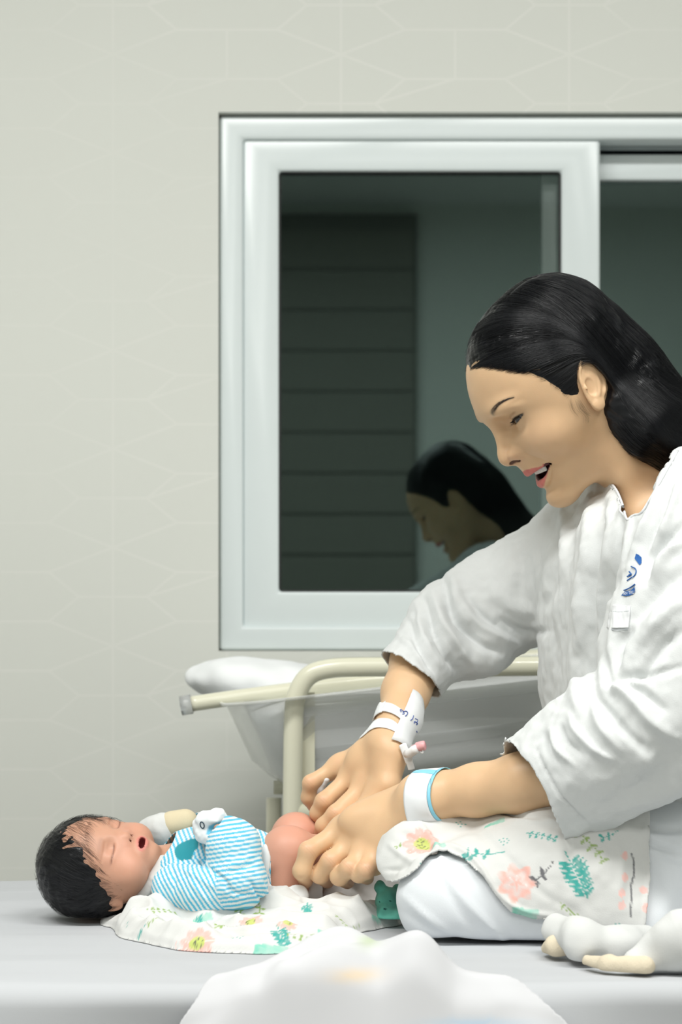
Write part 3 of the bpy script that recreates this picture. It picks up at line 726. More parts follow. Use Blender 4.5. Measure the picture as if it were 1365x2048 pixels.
# ------------------------------------------------------------------ the mother: arms and hands
def finger(p, pts, rs, kn=.0016):
    d = chain(p, pts, rs, .004)
    return d
NE, NW = P(1310,1480,1.84), P(862,1592,1.925)
NF = [  # near (left) hand: index, middle, ring, little
    ([P(688,1660,1.978), P(617,1702,1.955), P(604,1742,1.955), P(612,1762,1.975)], [.0104,.0092,.0086,.0072]),
    ([P(712,1684,1.968), P(662,1722,1.950), P(640,1748,1.960), P(655,1762,1.985)], [.0104,.0094,.0090,.0074]),
    ([P(733,1706,1.952), P(700,1736,1.933), P(679,1753,1.945), P(695,1764,1.970)], [.0102,.0092,.0086,.0070]),
    ([P(752,1722,1.940), P(733,1740,1.922), P(718,1748,1.930), P(735,1756,1.955)], [.0094,.0086,.0080,.0066])]
def near_hand(p):
    d = None; w = [P(846,1582,1.955), P(848,1590,1.94), P(850,1600,1.925), P(850,1608,1.915)]
    for (pts, rs), c in zip(NF, w):
        e = rcone(p, c, pts[0], .0165, rs[0]*1.06); d = e if d is None else smin(d, e, .018)
    d = smin(d, ell(p, P(775,1640,1.957), (.046,.018,.020)), .022)
    # muscle between index and thumb, thumb
    th = [P(815,1600,1.975), P(740,1625,2.02), P(685,1655,2.035), P(648,1690,2.04)]
    d = smin(d, chain(p, th, [.014,.0125,.0105,.0085], .006), .012)
    for (pts, rs) in NF:
        d = smin(d, np.linalg.norm(p-(pts[0]-A([0,.002,-.001])), axis=1)-rs[0]*.97, .012)
    f = None
    for (pts, rs) in NF:
        e = finger(p, pts, rs); f = e if f is None else smin(f, e, .0012)
    return smin(d, f, .010)
def near_arm(p):
    fo = chain(p, [NW+A([-.012,0,.0005]), P(885,1590,1.92), P(955,1580,1.905), P(1045,1566,1.88), P(1180,1532,1.855), NE], [.0200,.0212,.0242,.0275,.032,.033], .01)
    d = smin(fo, near_hand(p), .014)
    up = rcone(p, NE, SH_N, .033, .042); d = smin(d, up, .02)
    tend = 0
    for (pts, rs) in NF[:3]:
        r = rcone(p, pts[0], P(848,1592,1.93), 0, 0); tend = tend+.0007*np.exp(-((r-.011)/.006)**2)
    return d-tend*.5
FE, FW = P(905,1262,2.19), P(785,1470,2.065)
FF = [  # far (right) hand: little, ring, middle, index
    ([P(681,1532,2.100), P(622,1566,2.092), P(618,1595,2.098), P(630,1618,2.104)], [.0092,.0083,.0078,.0060]),
    ([P(708,1550,2.082), P(648,1603,2.062), P(637,1626,2.068), P(646,1648,2.078)], [.0098,.0090,.0084,.0064]),
    ([P(735,1568,2.064), P(672,1628,2.045), P(648,1652,2.050), P(640,1668,2.062)], [.0098,.0091,.0084,.0066]),
    ([P(758,1586,2.046), P(712,1640,2.032), P(690,1665,2.040), P(680,1680,2.050)], [.0104,.0086,.0078,.0065])]
def far_hand(p):
    d = None; w = [P(752,1492,2.085), P(762,1494,2.072), P(772,1497,2.06), P(780,1502,2.05)]
    for (pts, rs), c in zip(FF, w):
        e = rcone(p, c, pts[0], .0155, rs[0]*1.06); d = e if d is None else smin(d, e, .016)
    d = smin(d, ell(p, P(742,1530,2.072), (.027,.016,.027)), .010)
    th = [P(786,1520,2.045), P(776,1572,2.035), P(735,1618,2.035), P(700,1650,2.04)]
    d = smin(d, chain(p, th, [.0125,.012,.010,.008], .006), .012)
    for (pts, rs) in FF:
        d = smin(d, np.linalg.norm(p-(pts[0]-A([0,.002,-.001])), axis=1)-rs[0]*.97, .012)
    f = None
    for (pts, rs) in FF:
        e = finger(p, pts, rs); f = e if f is None else smin(f, e, .0012)
    return smin(d, f, .010)
def far_arm(p):
    fo = chain(p, [FW+A([-.004,0,-.006]), P(797,1440,2.085), P(812,1385,2.12), P(838,1320,2.15), FE], [.0195,.0205,.0245,.029,.038], .01)
    d = smin(fo, far_hand(p), .013)
    return smin(d, rcone(p, FE, SH_F, .036, .045), .02)
def paint_arm(V, F, fing):
    c = skin_cols(V); kn = [q for pts, rs in fing for q in pts[:2]]
    for i, k in enumerate(kn):
        w = .30*np.exp(-(np.linalg.norm(V-(k-A([0,.008,-.004])), axis=1)/.008)**2); c = c*(1-w[:,None])+A([.72,.35,.23])*w[:,None]
    for pts, rs in fing:
        w = .30*sstep(.022,.006, np.linalg.norm(V-pts[-1], axis=1)); c = c*(1-w[:,None])+A([.72,.36,.25])*w[:,None]
    # creases over the finger joints
    for pts, rs in fing:
        ax = unit(pts[2]-pts[0]); t = (V-pts[1])@ax; m = np.linalg.norm(V-pts[1], axis=1) < .0125
        w = .22*m*(np.exp(-(t/.0006)**2)+np.exp(-((t-.0022)/.0005)**2)); c = c*(1-w[:,None])+A([.45,.24,.15])*w[:,None]
    return c
lo = P(575,1810,1.90); lo[1] = 1.72; V, F = sdf_mesh(near_arm, lo, A([P(1460,1000,1.8)[0], 2.09, P(0,990,1.8)[2]]), .0013)
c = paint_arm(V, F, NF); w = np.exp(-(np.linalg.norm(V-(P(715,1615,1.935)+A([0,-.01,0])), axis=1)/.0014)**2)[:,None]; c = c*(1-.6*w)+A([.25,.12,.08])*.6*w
mother_parts.append((V, F, c))
lo = P(590,1700,2.0); lo[1] = 2.0; V, F = sdf_mesh(far_arm, lo, A([P(1200,1050,2.2)[0], 2.27, P(0,1040,2.2)[2]]), .0013)
mother_parts.append((V, F, paint_arm(V, F, FF)))
# ------------------------------------------------------------------ the mother: shirt and trousers
M_shirt = mat('white_cotton_shirt', (.72,.73,.74), .85, .2, bump=.12, bscale=900, sheen=.15, attr=True)
M_pants = mat('pale_grey_trousers', (.72,.75,.78), .9, .1, bump=.08, bscale=900)
def trim_sdf(V, F, cut, h):
    'keep cut<0 and slide the border vertices on to the cut line'
    c = fev(cut, V); F = F[(c[F] < 0).any(1)]; u, inv = np.unique(F, return_inverse=True); F = inv.reshape(F.shape); V = V[u].copy(); c = c[u]
    m = c > 0
    for _ in range(6):
        g = grad(cut, V[m], h*.4); d = fev(cut, V[m]); V[m] -= np.clip(d,-h,2*h)[:,None]*g/(np.linalg.norm(g,axis=1)[:,None]**2+1e-9)*.9
    return V, F
def solid(o, t, off=-1): md = o.modifiers.new('solid', 'SOLIDIFY'); md.thickness = t; md.offset = off; return o
TY = math.radians(14); TL = A([math.sin(TY), -math.cos(TY), 0]); TF = A([-math.cos(TY), -math.sin(TY), 0])
# torso slices: image row, front px, back px, half breadth m
TS = [(985,1235,1460,.075),(1015,1190,1500,.120),(1050,1150,1530,.160),(1100,1118,1550,.178),(1180,1100,1575,.180),(1290,1097,1590,.175),(1400,1103,1600,.172),(1460,1116,1605,.175),(1560,1150,1620,.182),(1650,1180,1640,.19),(1735,1200,1650,.185),(1790,1240,1630,.16)]
tz = A([P(0,r[0],2.03)[2] for r in TS])[::-1]
tfx = A([P(r[1],0,2.03)[0] for r in TS])[::-1]; tbx = A([P(r[2],0,2.03)[0] for r in TS])[::-1]; thb = A([r[3] for r in TS])[::-1]
def torso_sh(p):
    z = p[:,2]; fx = csm(z, np.stack([tz,tfx],1)); bx = csm(z, np.stack([tz,tbx],1)); hb = csm(z, np.stack([tz,thb],1))
    cx = (fx+bx)/2; hx = (bx-fx)/2*.97; q = np.stack([p[:,0]-cx, p[:,1]-2.035, 0*z], 1); a = np.abs(q@TF)/hx; b = np.abs(q@TL)/hb
    r = (a**2.3+b**2.3)**(1/2.3); d = (r-1)*np.minimum(hx, hb)
    d = smax(d, z-tz[-1]-.005, .03); return smax(d, tz[0]-z, .01)
CN0, CN1 = P(1068,1590,1.865), P(1200,1508,1.84)       # near cuff centre and a point up the sleeve
CF0, CF1 = P(822,1346,2.135), P(905,1262,2.175)
def sleeve_n(p): return chain(p, [CN0+(CN0-CN1)*.4, CN0, CN1, P(1322,1435,1.83), P(1385,1270,1.845), P(1400,1125,1.875)], [.051,.052,.060,.064,.070,.070], .03)
def sleeve_f(p): return smin(ell(p, P(965,1305,2.16), (.030,.035,.026)), chain(p, [CF0+(CF0-CF1)*.5, CF0, CF1, P(1000,1210,2.185), P(1085,1165,2.175), P(1180,1110,2.16)], [.031,.035,.047,.055,.060,.060], .02), .02)
def yoke(p):
    d = rcone(p, P(1395,1105,1.885), P(1190,1105,2.16), .066, .062)
    d = smin(d, rcone(p, P(1395,1085,1.89), P(1370,985,2.0), .060, .062), .04)
    return smin(d, rcone(p, P(1190,1095,2.15), P(1300,1010,2.07), .055, .055), .04)
def shirt_w(p):
    d = smin(torso_sh(p), yoke(p), .03); d = smin(d, sleeve_f(p), .018); return smin(d, sleeve_n(p), .018)
VN = [(1376,880),(1352,905),(1340,930),(1320,965),(1300,1000),(1283,1026),(1268,1031),(1257,1040),(1251,1034),(1247,1015),(1236,985),(1222,966),(1205,958),(1193,960),(1180,968),(1150,950),(1100,880),(1200,700),(1376,700)]
NKC = P(1290,985,2.02)
def shirt_cut(p):
    # cuff planes
    an = unit(CN0-CN1); af = unit(CF0-CF1)
    wn = A([-.87,-.12,-.30]); wn = unit(A([-.876, -.10, -.47]))
    wf = unit(A([-.62,-.25,-.80]))
    c1 = (p-CN0)@wn; m = np.linalg.norm(p-CN0, axis=1) > .095; c1 = np.where(m, -.02, c1)
    c2 = (p-CF0)@wf; m = np.linalg.norm(p-CF0, axis=1) > .075; c2 = np.where(m, -.02, c2)
    # neckline: V front traced on the near face; ring behind
    Q = pix(p); s = -polysd(Q, VN)*.0005; s = np.where(p[:,1] < 2.16, s, -.02)
    ring = .064-np.linalg.norm((p-P(1330,950,2.05))*A([1,1,.0]), axis=1); ring = np.where(p[:,2] > P(0,985,2.05)[2], ring, -.02)
    return np.maximum(np.maximum(c1, c2), np.maximum(s, ring*1.0))
SF = [  # traced folds: points, width px, height mm
    # far sleeve
    ([(1105,1040),(1112,1110),(1098,1180),(1070,1240)], 10, -3), ([(1125,1010),(1128,1080),(1118,1160)], 9, 2.5),
    ([(1040,1085),(1046,1140),(1035,1200)], 11, -2), ([(905,1150),(930,1215),(985,1265),(1050,1290)], 13, 4), ([(890,1165),(905,1230),(955,1285),(1000,1305)], 8, -4.5),
    ([(870,1185),(885,1240),(925,1300),(950,1330)], 9, 4), ([(850,1200),(865,1260),(900,1320),(918,1345)], 7, -4), ([(835,1210),(846,1270),(880,1330)], 7, 3.5),
    ([(815,1235),(835,1290),(868,1345)], 5, -2.5), ([(980,1175),(1030,1215),(1090,1225)], 16, 2.5), ([(1000,1240),(1050,1262),(1098,1262)], 8, -3), ([(930,1190),(970,1240),(1030,1275)], 7, -3),
    ([(800,1270),(830,1300),(862,1350),(872,1372)], 6, 2.0), ([(905,1180),(915,1215),(940,1250)], 6, 2),
    # front of the body
    ([(1185,1000),(1178,1080),(1165,1180),(1158,1300)], 10, 4), ([(1208,985),(1205,1060),(1192,1160),(1185,1290),(1188,1380)], 9, -4), ([(1228,1000),(1224,1080),(1212,1180),(1205,1300)], 8, 4),
    ([(1150,1030),(1140,1120),(1128,1250),(1125,1400)], 10, -2.5), ([(1155,1280),(1150,1380),(1160,1440)], 12, 2.5), ([(1215,1310),(1218,1370),(1228,1400)], 8, -3), ([(1240,1180),(1232,1260),(1228,1330)], 8, 2.5),
    ([(1248,1035),(1240,1100),(1235,1150),(1228,1200)], 4, -4), ([(1262,1045),(1258,1110),(1248,1160)], 6, 2.5),
    # near shoulder and chest
    ([(1340,935),(1318,990),(1290,1060),(1262,1140)], 7, 3.5), ([(1352,950),(1332,1010),(1308,1070),(1285,1130)], 5, -3), ([(1365,965),(1340,1030),(1322,1075)], 7, 3),
    ([(1365,1050),(1330,1085),(1305,1120),(1290,1160)], 8, -6), ([(1370,1085),(1335,1115),(1305,1165)], 9, 5), ([(1370,1140),(1330,1165),(1290,1210),(1262,1250)], 13, -5), ([(1375,1190),(1320,1240),(1280,1290)], 16, 4),
    ([(1370,1260),(1330,1290),(1290,1340),(1260,1350)], 12, -4), ([(1262,1255),(1242,1290),(1232,1345)], 8, -5), ([(1365,1335),(1300,1348),(1250,1352),(1215,1368)], 8, -4),
    # near sleeve
    ([(1210,1370),(1250,1385),(1300,1440),(1345,1475)], 12, 5), ([(1230,1365),(1280,1380),(1330,1420)], 8, -4), ([(1195,1395),(1215,1420),(1260,1470),(1300,1500)], 9, -4), ([(1190,1405),(1200,1450),(1240,1500)], 10, 4),
    ([(1140,1430),(1150,1460),(1190,1500),(1230,1520)], 8, 4), ([(1120,1450),(1130,1480),(1165,1510)], 6, -3), ([(1085,1465),(1095,1500),(1120,1530)], 6, -2.5), ([(1100,1460),(1112,1495),(1150,1530)], 6, 3),
    ([(1365,1480),(1330,1530),(1260,1600),(1180,1640)], 28, -4), ([(1365,1560),(1300,1600),(1200,1640)], 14, 3), ([(1240,1450),(1290,1520),(1300,1580)], 25, 3),
    ([(1068,1496),(1090,1540),(1130,1600),(1180,1652)], 3.0, -1.5), ([(1030,1480),(1062,1540),(1100,1600),(1150,1672)], 2, -.6),
    # hem by the hip
    ([(1255,1650),(1300,1655),(1365,1645)], 7, -5), ([(1260,1680),(1310,1690),(1365,1710)], 6, -4), ([(1250,1665),(1310,1672),(1365,1680)], 7, 4),
]
lo = A([P(745,0,2.1)[0], 1.70, P(0,1800,2.03)[2]]); hi = A([P(1690,0,2.05)[0], 2.30, P(0,880,2.03)[2]])
V, F = sdf_mesh(shirt_w, lo, hi, .0025)
V, F = trim_sdf(V, F, shirt_cut, .0025)
N = normals(V, F)
front = np.clip(-N[:,1]*1.5+.5, 0, 1)
V2 = folds(V, N, SF, 1.8)
wr = .0007*noise(V*A([1,1,.8]), 110, 14, 2)+.0020*noise(V*A([1,1,.6]), 46, 4, 3)+.0036*noise(V*A([1,1,.45]), 17, 6, 2)
cuffd = np.minimum(np.linalg.norm(V-CF0,axis=1), np.linalg.norm(V-CN0,axis=1))
V = V2+N*wr[:,None]
cl = np.tile(A([.68,.70,.70]), (len(V),1))
if 'mother' in globals() or True:
    shirt_mesh = (V, F, cl)
# trousers
def legs_w(p):
    d = rcone(p, P(890,1800,1.865), P(1150,1765,1.89), .043, .072)
    d = smin(d, rcone(p, P(1150,1765,1.89), P(1470,1730,1.96), .072, .105), .03)
    d = smin(d, rcone(p, P(890,1812,1.865), P(1280,1850,1.84), .036, .030), .02)
    f = rcone(p, P(960,1715,2.05), P(1250,1710,2.08), .040, .07); f = smin(f, rcone(p, P(1250,1710,2.08), P(1500,1720,2.06), .07, .10), .03)
    f = smin(f, rcone(p, P(960,1735,2.05), P(1300,1790,2.06), .036, .032), .02)
    d = smin(d, f, .05); return smax(d, (ZB+.003)-p[:,2], .008)
PF = [([(880,1690),(890,1740),(930,1800),(990,1860),(1010,1880)], 7, 3), ([(870,1700),(878,1750),(915,1815),(960,1870)], 6, -2), ([(805,1790),(850,1830),(900,1870)], 7, 2.5), ([(1300,1700),(1330,1760),(1340,1840)], 14, 2),
      ([(1262,1672),(1310,1690),(1370,1712)], 7, -3.5), ([(1270,1650),(1330,1660),(1380,1655)], 7, -4), ([(1290,1700),(1340,1712),(1390,1730)], 8, 3), ([(800,1820),(860,1860),(940,1888)], 8, -2)]
lo = A([P(790,0,1.9)[0]-.02, 1.72, ZB]); hi = A([P(1700,0,2.05)[0], 2.24, P(0,1590,2.0)[2]])
Vp, Fp = sdf_mesh(legs_w, lo, hi, .0035); Np = normals(Vp, Fp)
Vp = folds(Vp, Np, PF, 1.0)+Np*(.0012*noise(Vp, 20, 3, 2))[:,None]
Vp[:,2] = np.maximum(Vp[:,2], ZB+.003)

# ------------------------------------------------------------------ floral muslin: pattern painter and the cloth on the lap
TEAL, GREEN, PINK, GREY, YEL, AQUA = (.07,.38,.34), (.30,.42,.14), (.80,.42,.36), (.16,.16,.17), (.52,.60,.18), (.22,.58,.46)
def leaf(q, c, l, w, a):
    ca, sa = math.cos(a), math.sin(a); x = (q[:,0]-c[0])*ca+(q[:,1]-c[1])*sa; y = -(q[:,0]-c[0])*sa+(q[:,1]-c[1])*ca
    t = np.clip(x/l, 0, 1); return np.where((x > 0) & (x < l), sstep(1.15, .85, np.abs(y)/(w*np.sin(np.pi*t**.8)+1e-6)), 0)
def line(q, pts, w): d, _ = polyd(q, spline(pts, 5)); return sstep(w*1.3, w*.6, d)
def stamp(kind, q):
    'returns list of (mask, colour); q in units of the motif size'
    o = []
    if kind == 'fern':
        o.append((line(q, [(0,1.05),(.02,.3),(0,-.9)], .025), TEAL)); m = 0
        for k in range(8):
            y = .55-k*.19; l = .66-.05*abs(k-2.5)
            m = np.maximum(m, leaf(q, (0,y), l, .085, math.radians(22))); m = np.maximum(m, leaf(q, (0,y), l, .085, math.radians(158)))
        o.append((m*.85, TEAL))
    elif kind == 'flower':
        th = np.arctan2(q[:,1], q[:,0]); r = np.hypot(*q.T); R = .72+.28*np.abs(np.cos(th*4.5)); m = sstep(R+.03, R-.05, r)
        o.append((m*.62, PINK)); o.append((m*sstep(.10,.02,np.abs(np.sin(th*4.5)))*.4*(r > .35), (.95,.85,.82)))
        o.append((sstep(.46,.40,r)*.85, YEL)); g = np.floor(q/.13); c = (q-(g+.5)*.13); o.append(((np.hypot(*c.T) < .035)*(r < .36)*.8, (.15,.16,.12)))
    elif kind == 'peony':
        th = np.arctan2(q[:,1], q[:,0]); r = np.hypot(*q.T); R = .85+.15*np.cos(th*7); m = sstep(R+.05, R-.05, r)
        o.append((m*(.55+.25*np.cos(r*9+1.5*np.sin(th*5))), (.82,.46,.40)))
        o.append((m*sstep(.06,.0,np.abs(np.sin(th*3.5+r*2)))*.5, (.96,.88,.86)))
    elif kind == 'sprig':
        o.append((line(q, [(.9,.8),(.3,.15),(-.2,-.1),(-.4,-.2)], .035), None)); m = 0
        for c, l, a in (((-.35,-.15),.5,150), ((-.3,-.2),.5,260), ((.15,.05),.45,100), ((.1,0),.4,300)): m = np.maximum(m, leaf(q, c, l, .13, math.radians(a)))
        o.append((m*.8, None))
    elif kind == 'branch':
        o.append((line(q, [(-.9,.9),(-.2,.3),(.4,-.2),(.9,-.8)], .03), None)); m = 0
        for k in range(5):
            t = -.7+k*.38; c = (t, -t*.85+.05); m = np.maximum(m, leaf(q, c, .38, .09, math.radians(20))); m = np.maximum(m, leaf(q, c, .38, .09, math.radians(-110)))
        o.append((m*.8, None))
    elif kind == 'dots':
        m = 0
        for c in ((-.6,.3),(-.1,.4),(.4,.35),(-.4,-.1),(.1,-.05),(.6,-.1),(-.1,-.5),(.35,-.45)): m = np.maximum(m, leaf(q, c, .28, .07, .5))
        o.append((m*.85, TEAL))
    elif kind == 'twig':
        o.append((line(q, [(.1,1),(.15,.4),(0,0),(-.05,-1)], .03), GREY)); m = 0
        for c in ((-.2,.8),(-.25,.1),(-.4,-.4),(.35,-.3),(.4,-.9),(-.4,-.8)): m = np.maximum(m, leaf(q, c, .32, .13, 1.3))
        o.append((m*.7, (.88,.50,.45)))
    elif kind == 'patch':
        o.append((((np.abs(q[:,0]) < 1) & (np.abs(q[:,1]) < .42+.1*q[:,0]))*.75*(.6+.4*np.abs(q[:,0]-1)/2), AQUA))
    return o
def paint_cloth(V, N, motifs, base=(.66,.665,.65)):
    'motifs: (px, py, size px, turn deg, kind, colour)'
    C = np.tile(A(base, float), (len(V),1)); Q = pix(V); cd_ = N[:,1] < .25
    for (x, y, s, ang, kind, col) in motifs:
        d = np.hypot(*(Q-A([x,y])).T); cand = np.where((d < 9) & cd_)[0]
        if len(cand) == 0: continue
        i = cand[np.argmin(V[cand,1]+d[cand]*.0004)]; c = V[i]; n = unit(N[cand][np.abs(V[cand,1]-c[1]) < .02].mean(0)); n = unit(n+A([0,-.35,0]))
        ex = unit(A([1,0,0])-n*n[0]); ey = np.cross(n, ex); ey = ey if ey[2] > 0 else -ey
        a = math.radians(ang); e1 = ex*math.cos(a)+ey*math.sin(a); e2 = -ex*math.sin(a)+ey*math.cos(a); sc = s/FPX*c[1]
        w = V-c; m = np.where((np.linalg.norm(w, axis=1) < sc*1.6) & (np.abs(w@n) < .03))[0]; q = np.stack([w[m]@e1, w[m]@e2], 1)/sc
        wob = 1+.25*noise(V[m], 300, 5); q = q+.03*np.stack([noise(V[m]/sc, 1.5, 1), noise(V[m]/sc, 1.5, 2)], 1)
        for mask, cc in stamp(kind, q):
            cc = A(col if cc is None else cc, float); k = np.clip(mask*wob*1.15, 0, 1)[:,None]; C[m] = C[m]*(1-k)+cc*k
    return C
M_mus = mat('floral_muslin', (.78,.78,.76), .9, 0, bump=.12, bscale=1100, attr=True)
def lap_w(p):
    d = legs_w(p)-.007
    b = ell(p, P(815,1712,1.915), (.029,.035,.034)); b = smin(b, rcone(p, P(790,1738,1.90), P(870,1668,1.93), .016, .020), .015)
    d = smin(d, b, .02)
    d = smin(d, rcone(p, P(885,1672,1.925), P(1090,1662,1.925), .019, .023), .035)
    return smax(d, (ZB+.004)-p[:,2], .008)
LAP = [(750,1690),(765,1672),(810,1640),(870,1605),(1000,1600),(1130,1590),(1300,1600),(1302,1660),(1300,1745),(1292,1850),(1280,1862),(1200,1852),(1120,1842),(1065,1838),(1025,1825),(995,1795),(965,1752),(930,1715),(895,1700),(862,1705),(835,1735),(812,1752),(795,1762),(775,1762),(757,1740)]
def lap_cut(p):
    s = polysd(pix(p), LAP)*.0005; return np.where(p[:,1] > 2.0, np.maximum(p[:,1]-2.14, np.maximum(p[:,0]-.30, .04-p[:,0])), s)
LF = [([(880,1628),(940,1650),(990,1690),(1040,1740),(1090,1790),(1160,1830)], 9, -1.5), ([(862,1700),(900,1692),(950,1720),(1000,1790),(1050,1822),(1120,1834)], 5, 3.5),
      ([(1115,1690),(1150,1730),(1160,1790),(1200,1830)], 14, -2), ([(1235,1680),(1245,1740),(1240,1800)], 10, 2), ([(840,1650),(870,1690),(880,1702)], 6, 4), ([(800,1665),(850,1690),(868,1700)], 8, -3),
      ([(780,1690),(820,1720),(850,1715)], 7, 3), ([(770,1740),(800,1738),(835,1715),(862,1696)], 5, -3), ([(980,1618),(1040,1632),(1090,1640)], 5, -3), ([(1020,1640),(1080,1640),(1125,1650),(1150,1690)], 7, 3), ([(1128,1655),(1140,1700),(1135,1760)], 9, -2.5),
      ([(1290,1650),(1298,1740),(1290,1850)], 4, 3)]
lo = A([P(745,0,1.88)[0], 1.74, ZB]); hi = A([P(1330,0,2.1)[0], 2.2, P(0,1590,2.0)[2]])
Vl, Fl = sdf_mesh(lap_w, lo, hi, .0017); Vl, Fl = trim_sdf(Vl, Fl, lap_cut, .0017); Nl = normals(Vl, Fl)
LM = [(845,1680,38,20,'flower',PINK), (800,1690,14,0,'sprig',GREEN), (875,1688,18,0,'patch',PINK), (935,1712,34,40,'sprig',TEAL), (965,1700,34,-40,'sprig',TEAL), (1003,1676,16,0,'dots',TEAL), (1083,1672,26,20,'branch',TEAL), (1035,1765,42,0,'peony',PINK), (1082,1752,32,10,'sprig',GREY),
      (1155,1752,52,24,'fern',TEAL), (1180,1690,38,-10,'branch',GREEN), (1215,1672,24,-10,'sprig',TEAL), (1262,1770,62,0,'twig',GREY), (985,1640,22,0,'patch',AQUA), (1140,1825,22,0,'branch',GREEN), (1245,1858,16,0,'dots',TEAL), (848,1728,8,0,'dots',TEAL), (1050,1828,26,-12,'patch',AQUA), (920,1640,16,0,'dots',TEAL), (1235,1848,13,0,'dots',TEAL)]
Cl = paint_cloth(Vl, Nl, LM)
Vl = folds(Vl, Nl, LF, 1.0)+Nl*(.0010*noise(Vl, 60, 4, 2)+.0018*noise(Vl, 22, 8, 1))[:,None]
# ------------------------------------------------------------------ the newborn
BF = unit([.10,-.60,.80]); BU = unit(A([-1,-.02,.13])-BF*(A([-1,-.02,.13])@BF)); BL = np.cross(BU, BF)      # face forward, crown, baby's left (far side)
BR = A([BF, BL, BU]); BO = P(187,1735,2.0)
def b2w(q): return BO+(A(q, float)*.01)@BR
def w2b(p): return (p-BO)@BR.T*100
BE = A([3.35,2.15,-1.85])
def bface(p):
    x, y, z = p.T; ya = np.abs(y); q = np.stack([x, ya, z], 1)
    d = ell(p, (0,0,.1), (5.25,4.65,5.2))
    d = smin(d, ell(p, (1.1,0,-2.6), (3.45,3.9,3.4)), 1.4)
    d = smin(d, ell(q, (2.0,2.3,-3.9), (1.95,1.75,1.7)), .9)           # cheeks
    d = smin(d, ell(p, (2.6,0,-5.75), (1.15,1.35,.85)), .8)            # chin
    d = smin(d, ell(q, (3.55,1.7,-.7), (.9,1.5,.5)), .7)               # brow
    d = smax(d, -ell(q, (5.3,1.9,-1.8), (1.0,1.05,.55)), .6)
    d = smin(d, np.linalg.norm((q-BE)/A([1,1.1,.95]), axis=1)-.92, .30)           # closed lids
    u = ya-BE[1]; ln = z-(BE[2]-.22-.10*np.cos(u*1.3)); d = d+.09*np.exp(-(ln/.09)**2)*sstep(1.15,.85,np.abs(u))*(x > 2.5)
    d = d+.05*np.exp(-((z-(BE[2]+.62))/.12)**2)*sstep(1.2,.8,np.abs(u))*(x > 2.5)
    nb = rcone(p, (3.75,0,-1.7), (4.5,0,-2.95), .36, .40); nb = smin(nb, ell(p, (4.55,0,-3.05), (.55,.58,.50)), .3)
    nb = smin(nb, ell(q, (4.1,.62,-3.15), (.5,.42,.38)), .3); d = smin(d, nb, .45)
    d = smax(d, -ell(q, (4.40,.34,-3.52), (.28,.14,.20)), .06)
    pc = np.stack([x, y, z+4.72], 1)
    d = smin(d, ell(p, (3.15,0,-4.7), (1.15,1.5,.95)), .5)
    d = smax(d, -ell(pc, (4.2,0,0), (1.2,.78,.30)), .10)
    for (a, b, c, r0) in (((4.22,0,-4.28),(4.15,.6,-4.18),(3.6,1.05,-4.68),.19), ((4.02,0,-5.18),(3.95,.6,-5.22),(3.6,1.05,-4.78),.20)):
        t = np.linspace(0,1,5); a, b, c = A(a,float), A(b,float), A(c,float); Cc = (1-t)[:,None]**2*a+2*((1-t)*t)[:,None]*b+t[:,None]**2*c
        for i in range(4): d = smin(d, rcone(q, Cc[i], Cc[i+1], r0-.1*t[i], r0-.1*t[i+1]), .10)
    # nasolabial and under-eye creases of a grimace
    d = d+.06*np.exp(-(rcone(q, (4.0,1.1,-3.1), (3.4,1.8,-4.8), 0, 0)/.2)**2)+.05*np.exp(-(rcone(q, (3.9,1.0,-2.5), (3.6,2.4,-2.75), 0, 0)/.16)**2)
    # ears
    e = q-A([-.6,3.95,-2.2]); r = np.sqrt((e[:,0]/.95)**2+(e[:,2]/1.35)**2)
    ear = smin(smax((r-1)*1.1, np.abs(e[:,1]-.1)-.13, .1), np.hypot((r-.92)*1.1, e[:,1]-.2)-.14, .1); ear = smin(ear, ell(q, (-.3,3.9,-2.6), (.6,.6,1.0)), .2)
    return smin(d, ear, .15)
SHN, SHF = P(345,1776,1.955), P(360,1722,2.06)
ELN, HDN = P(474,1766,1.925), P(441,1662,1.955)
ELF, HDF = P(405,1690,2.085), P(350,1647,2.075)
KN, KF = P(583,1690,2.01), P(598,1672,2.075)
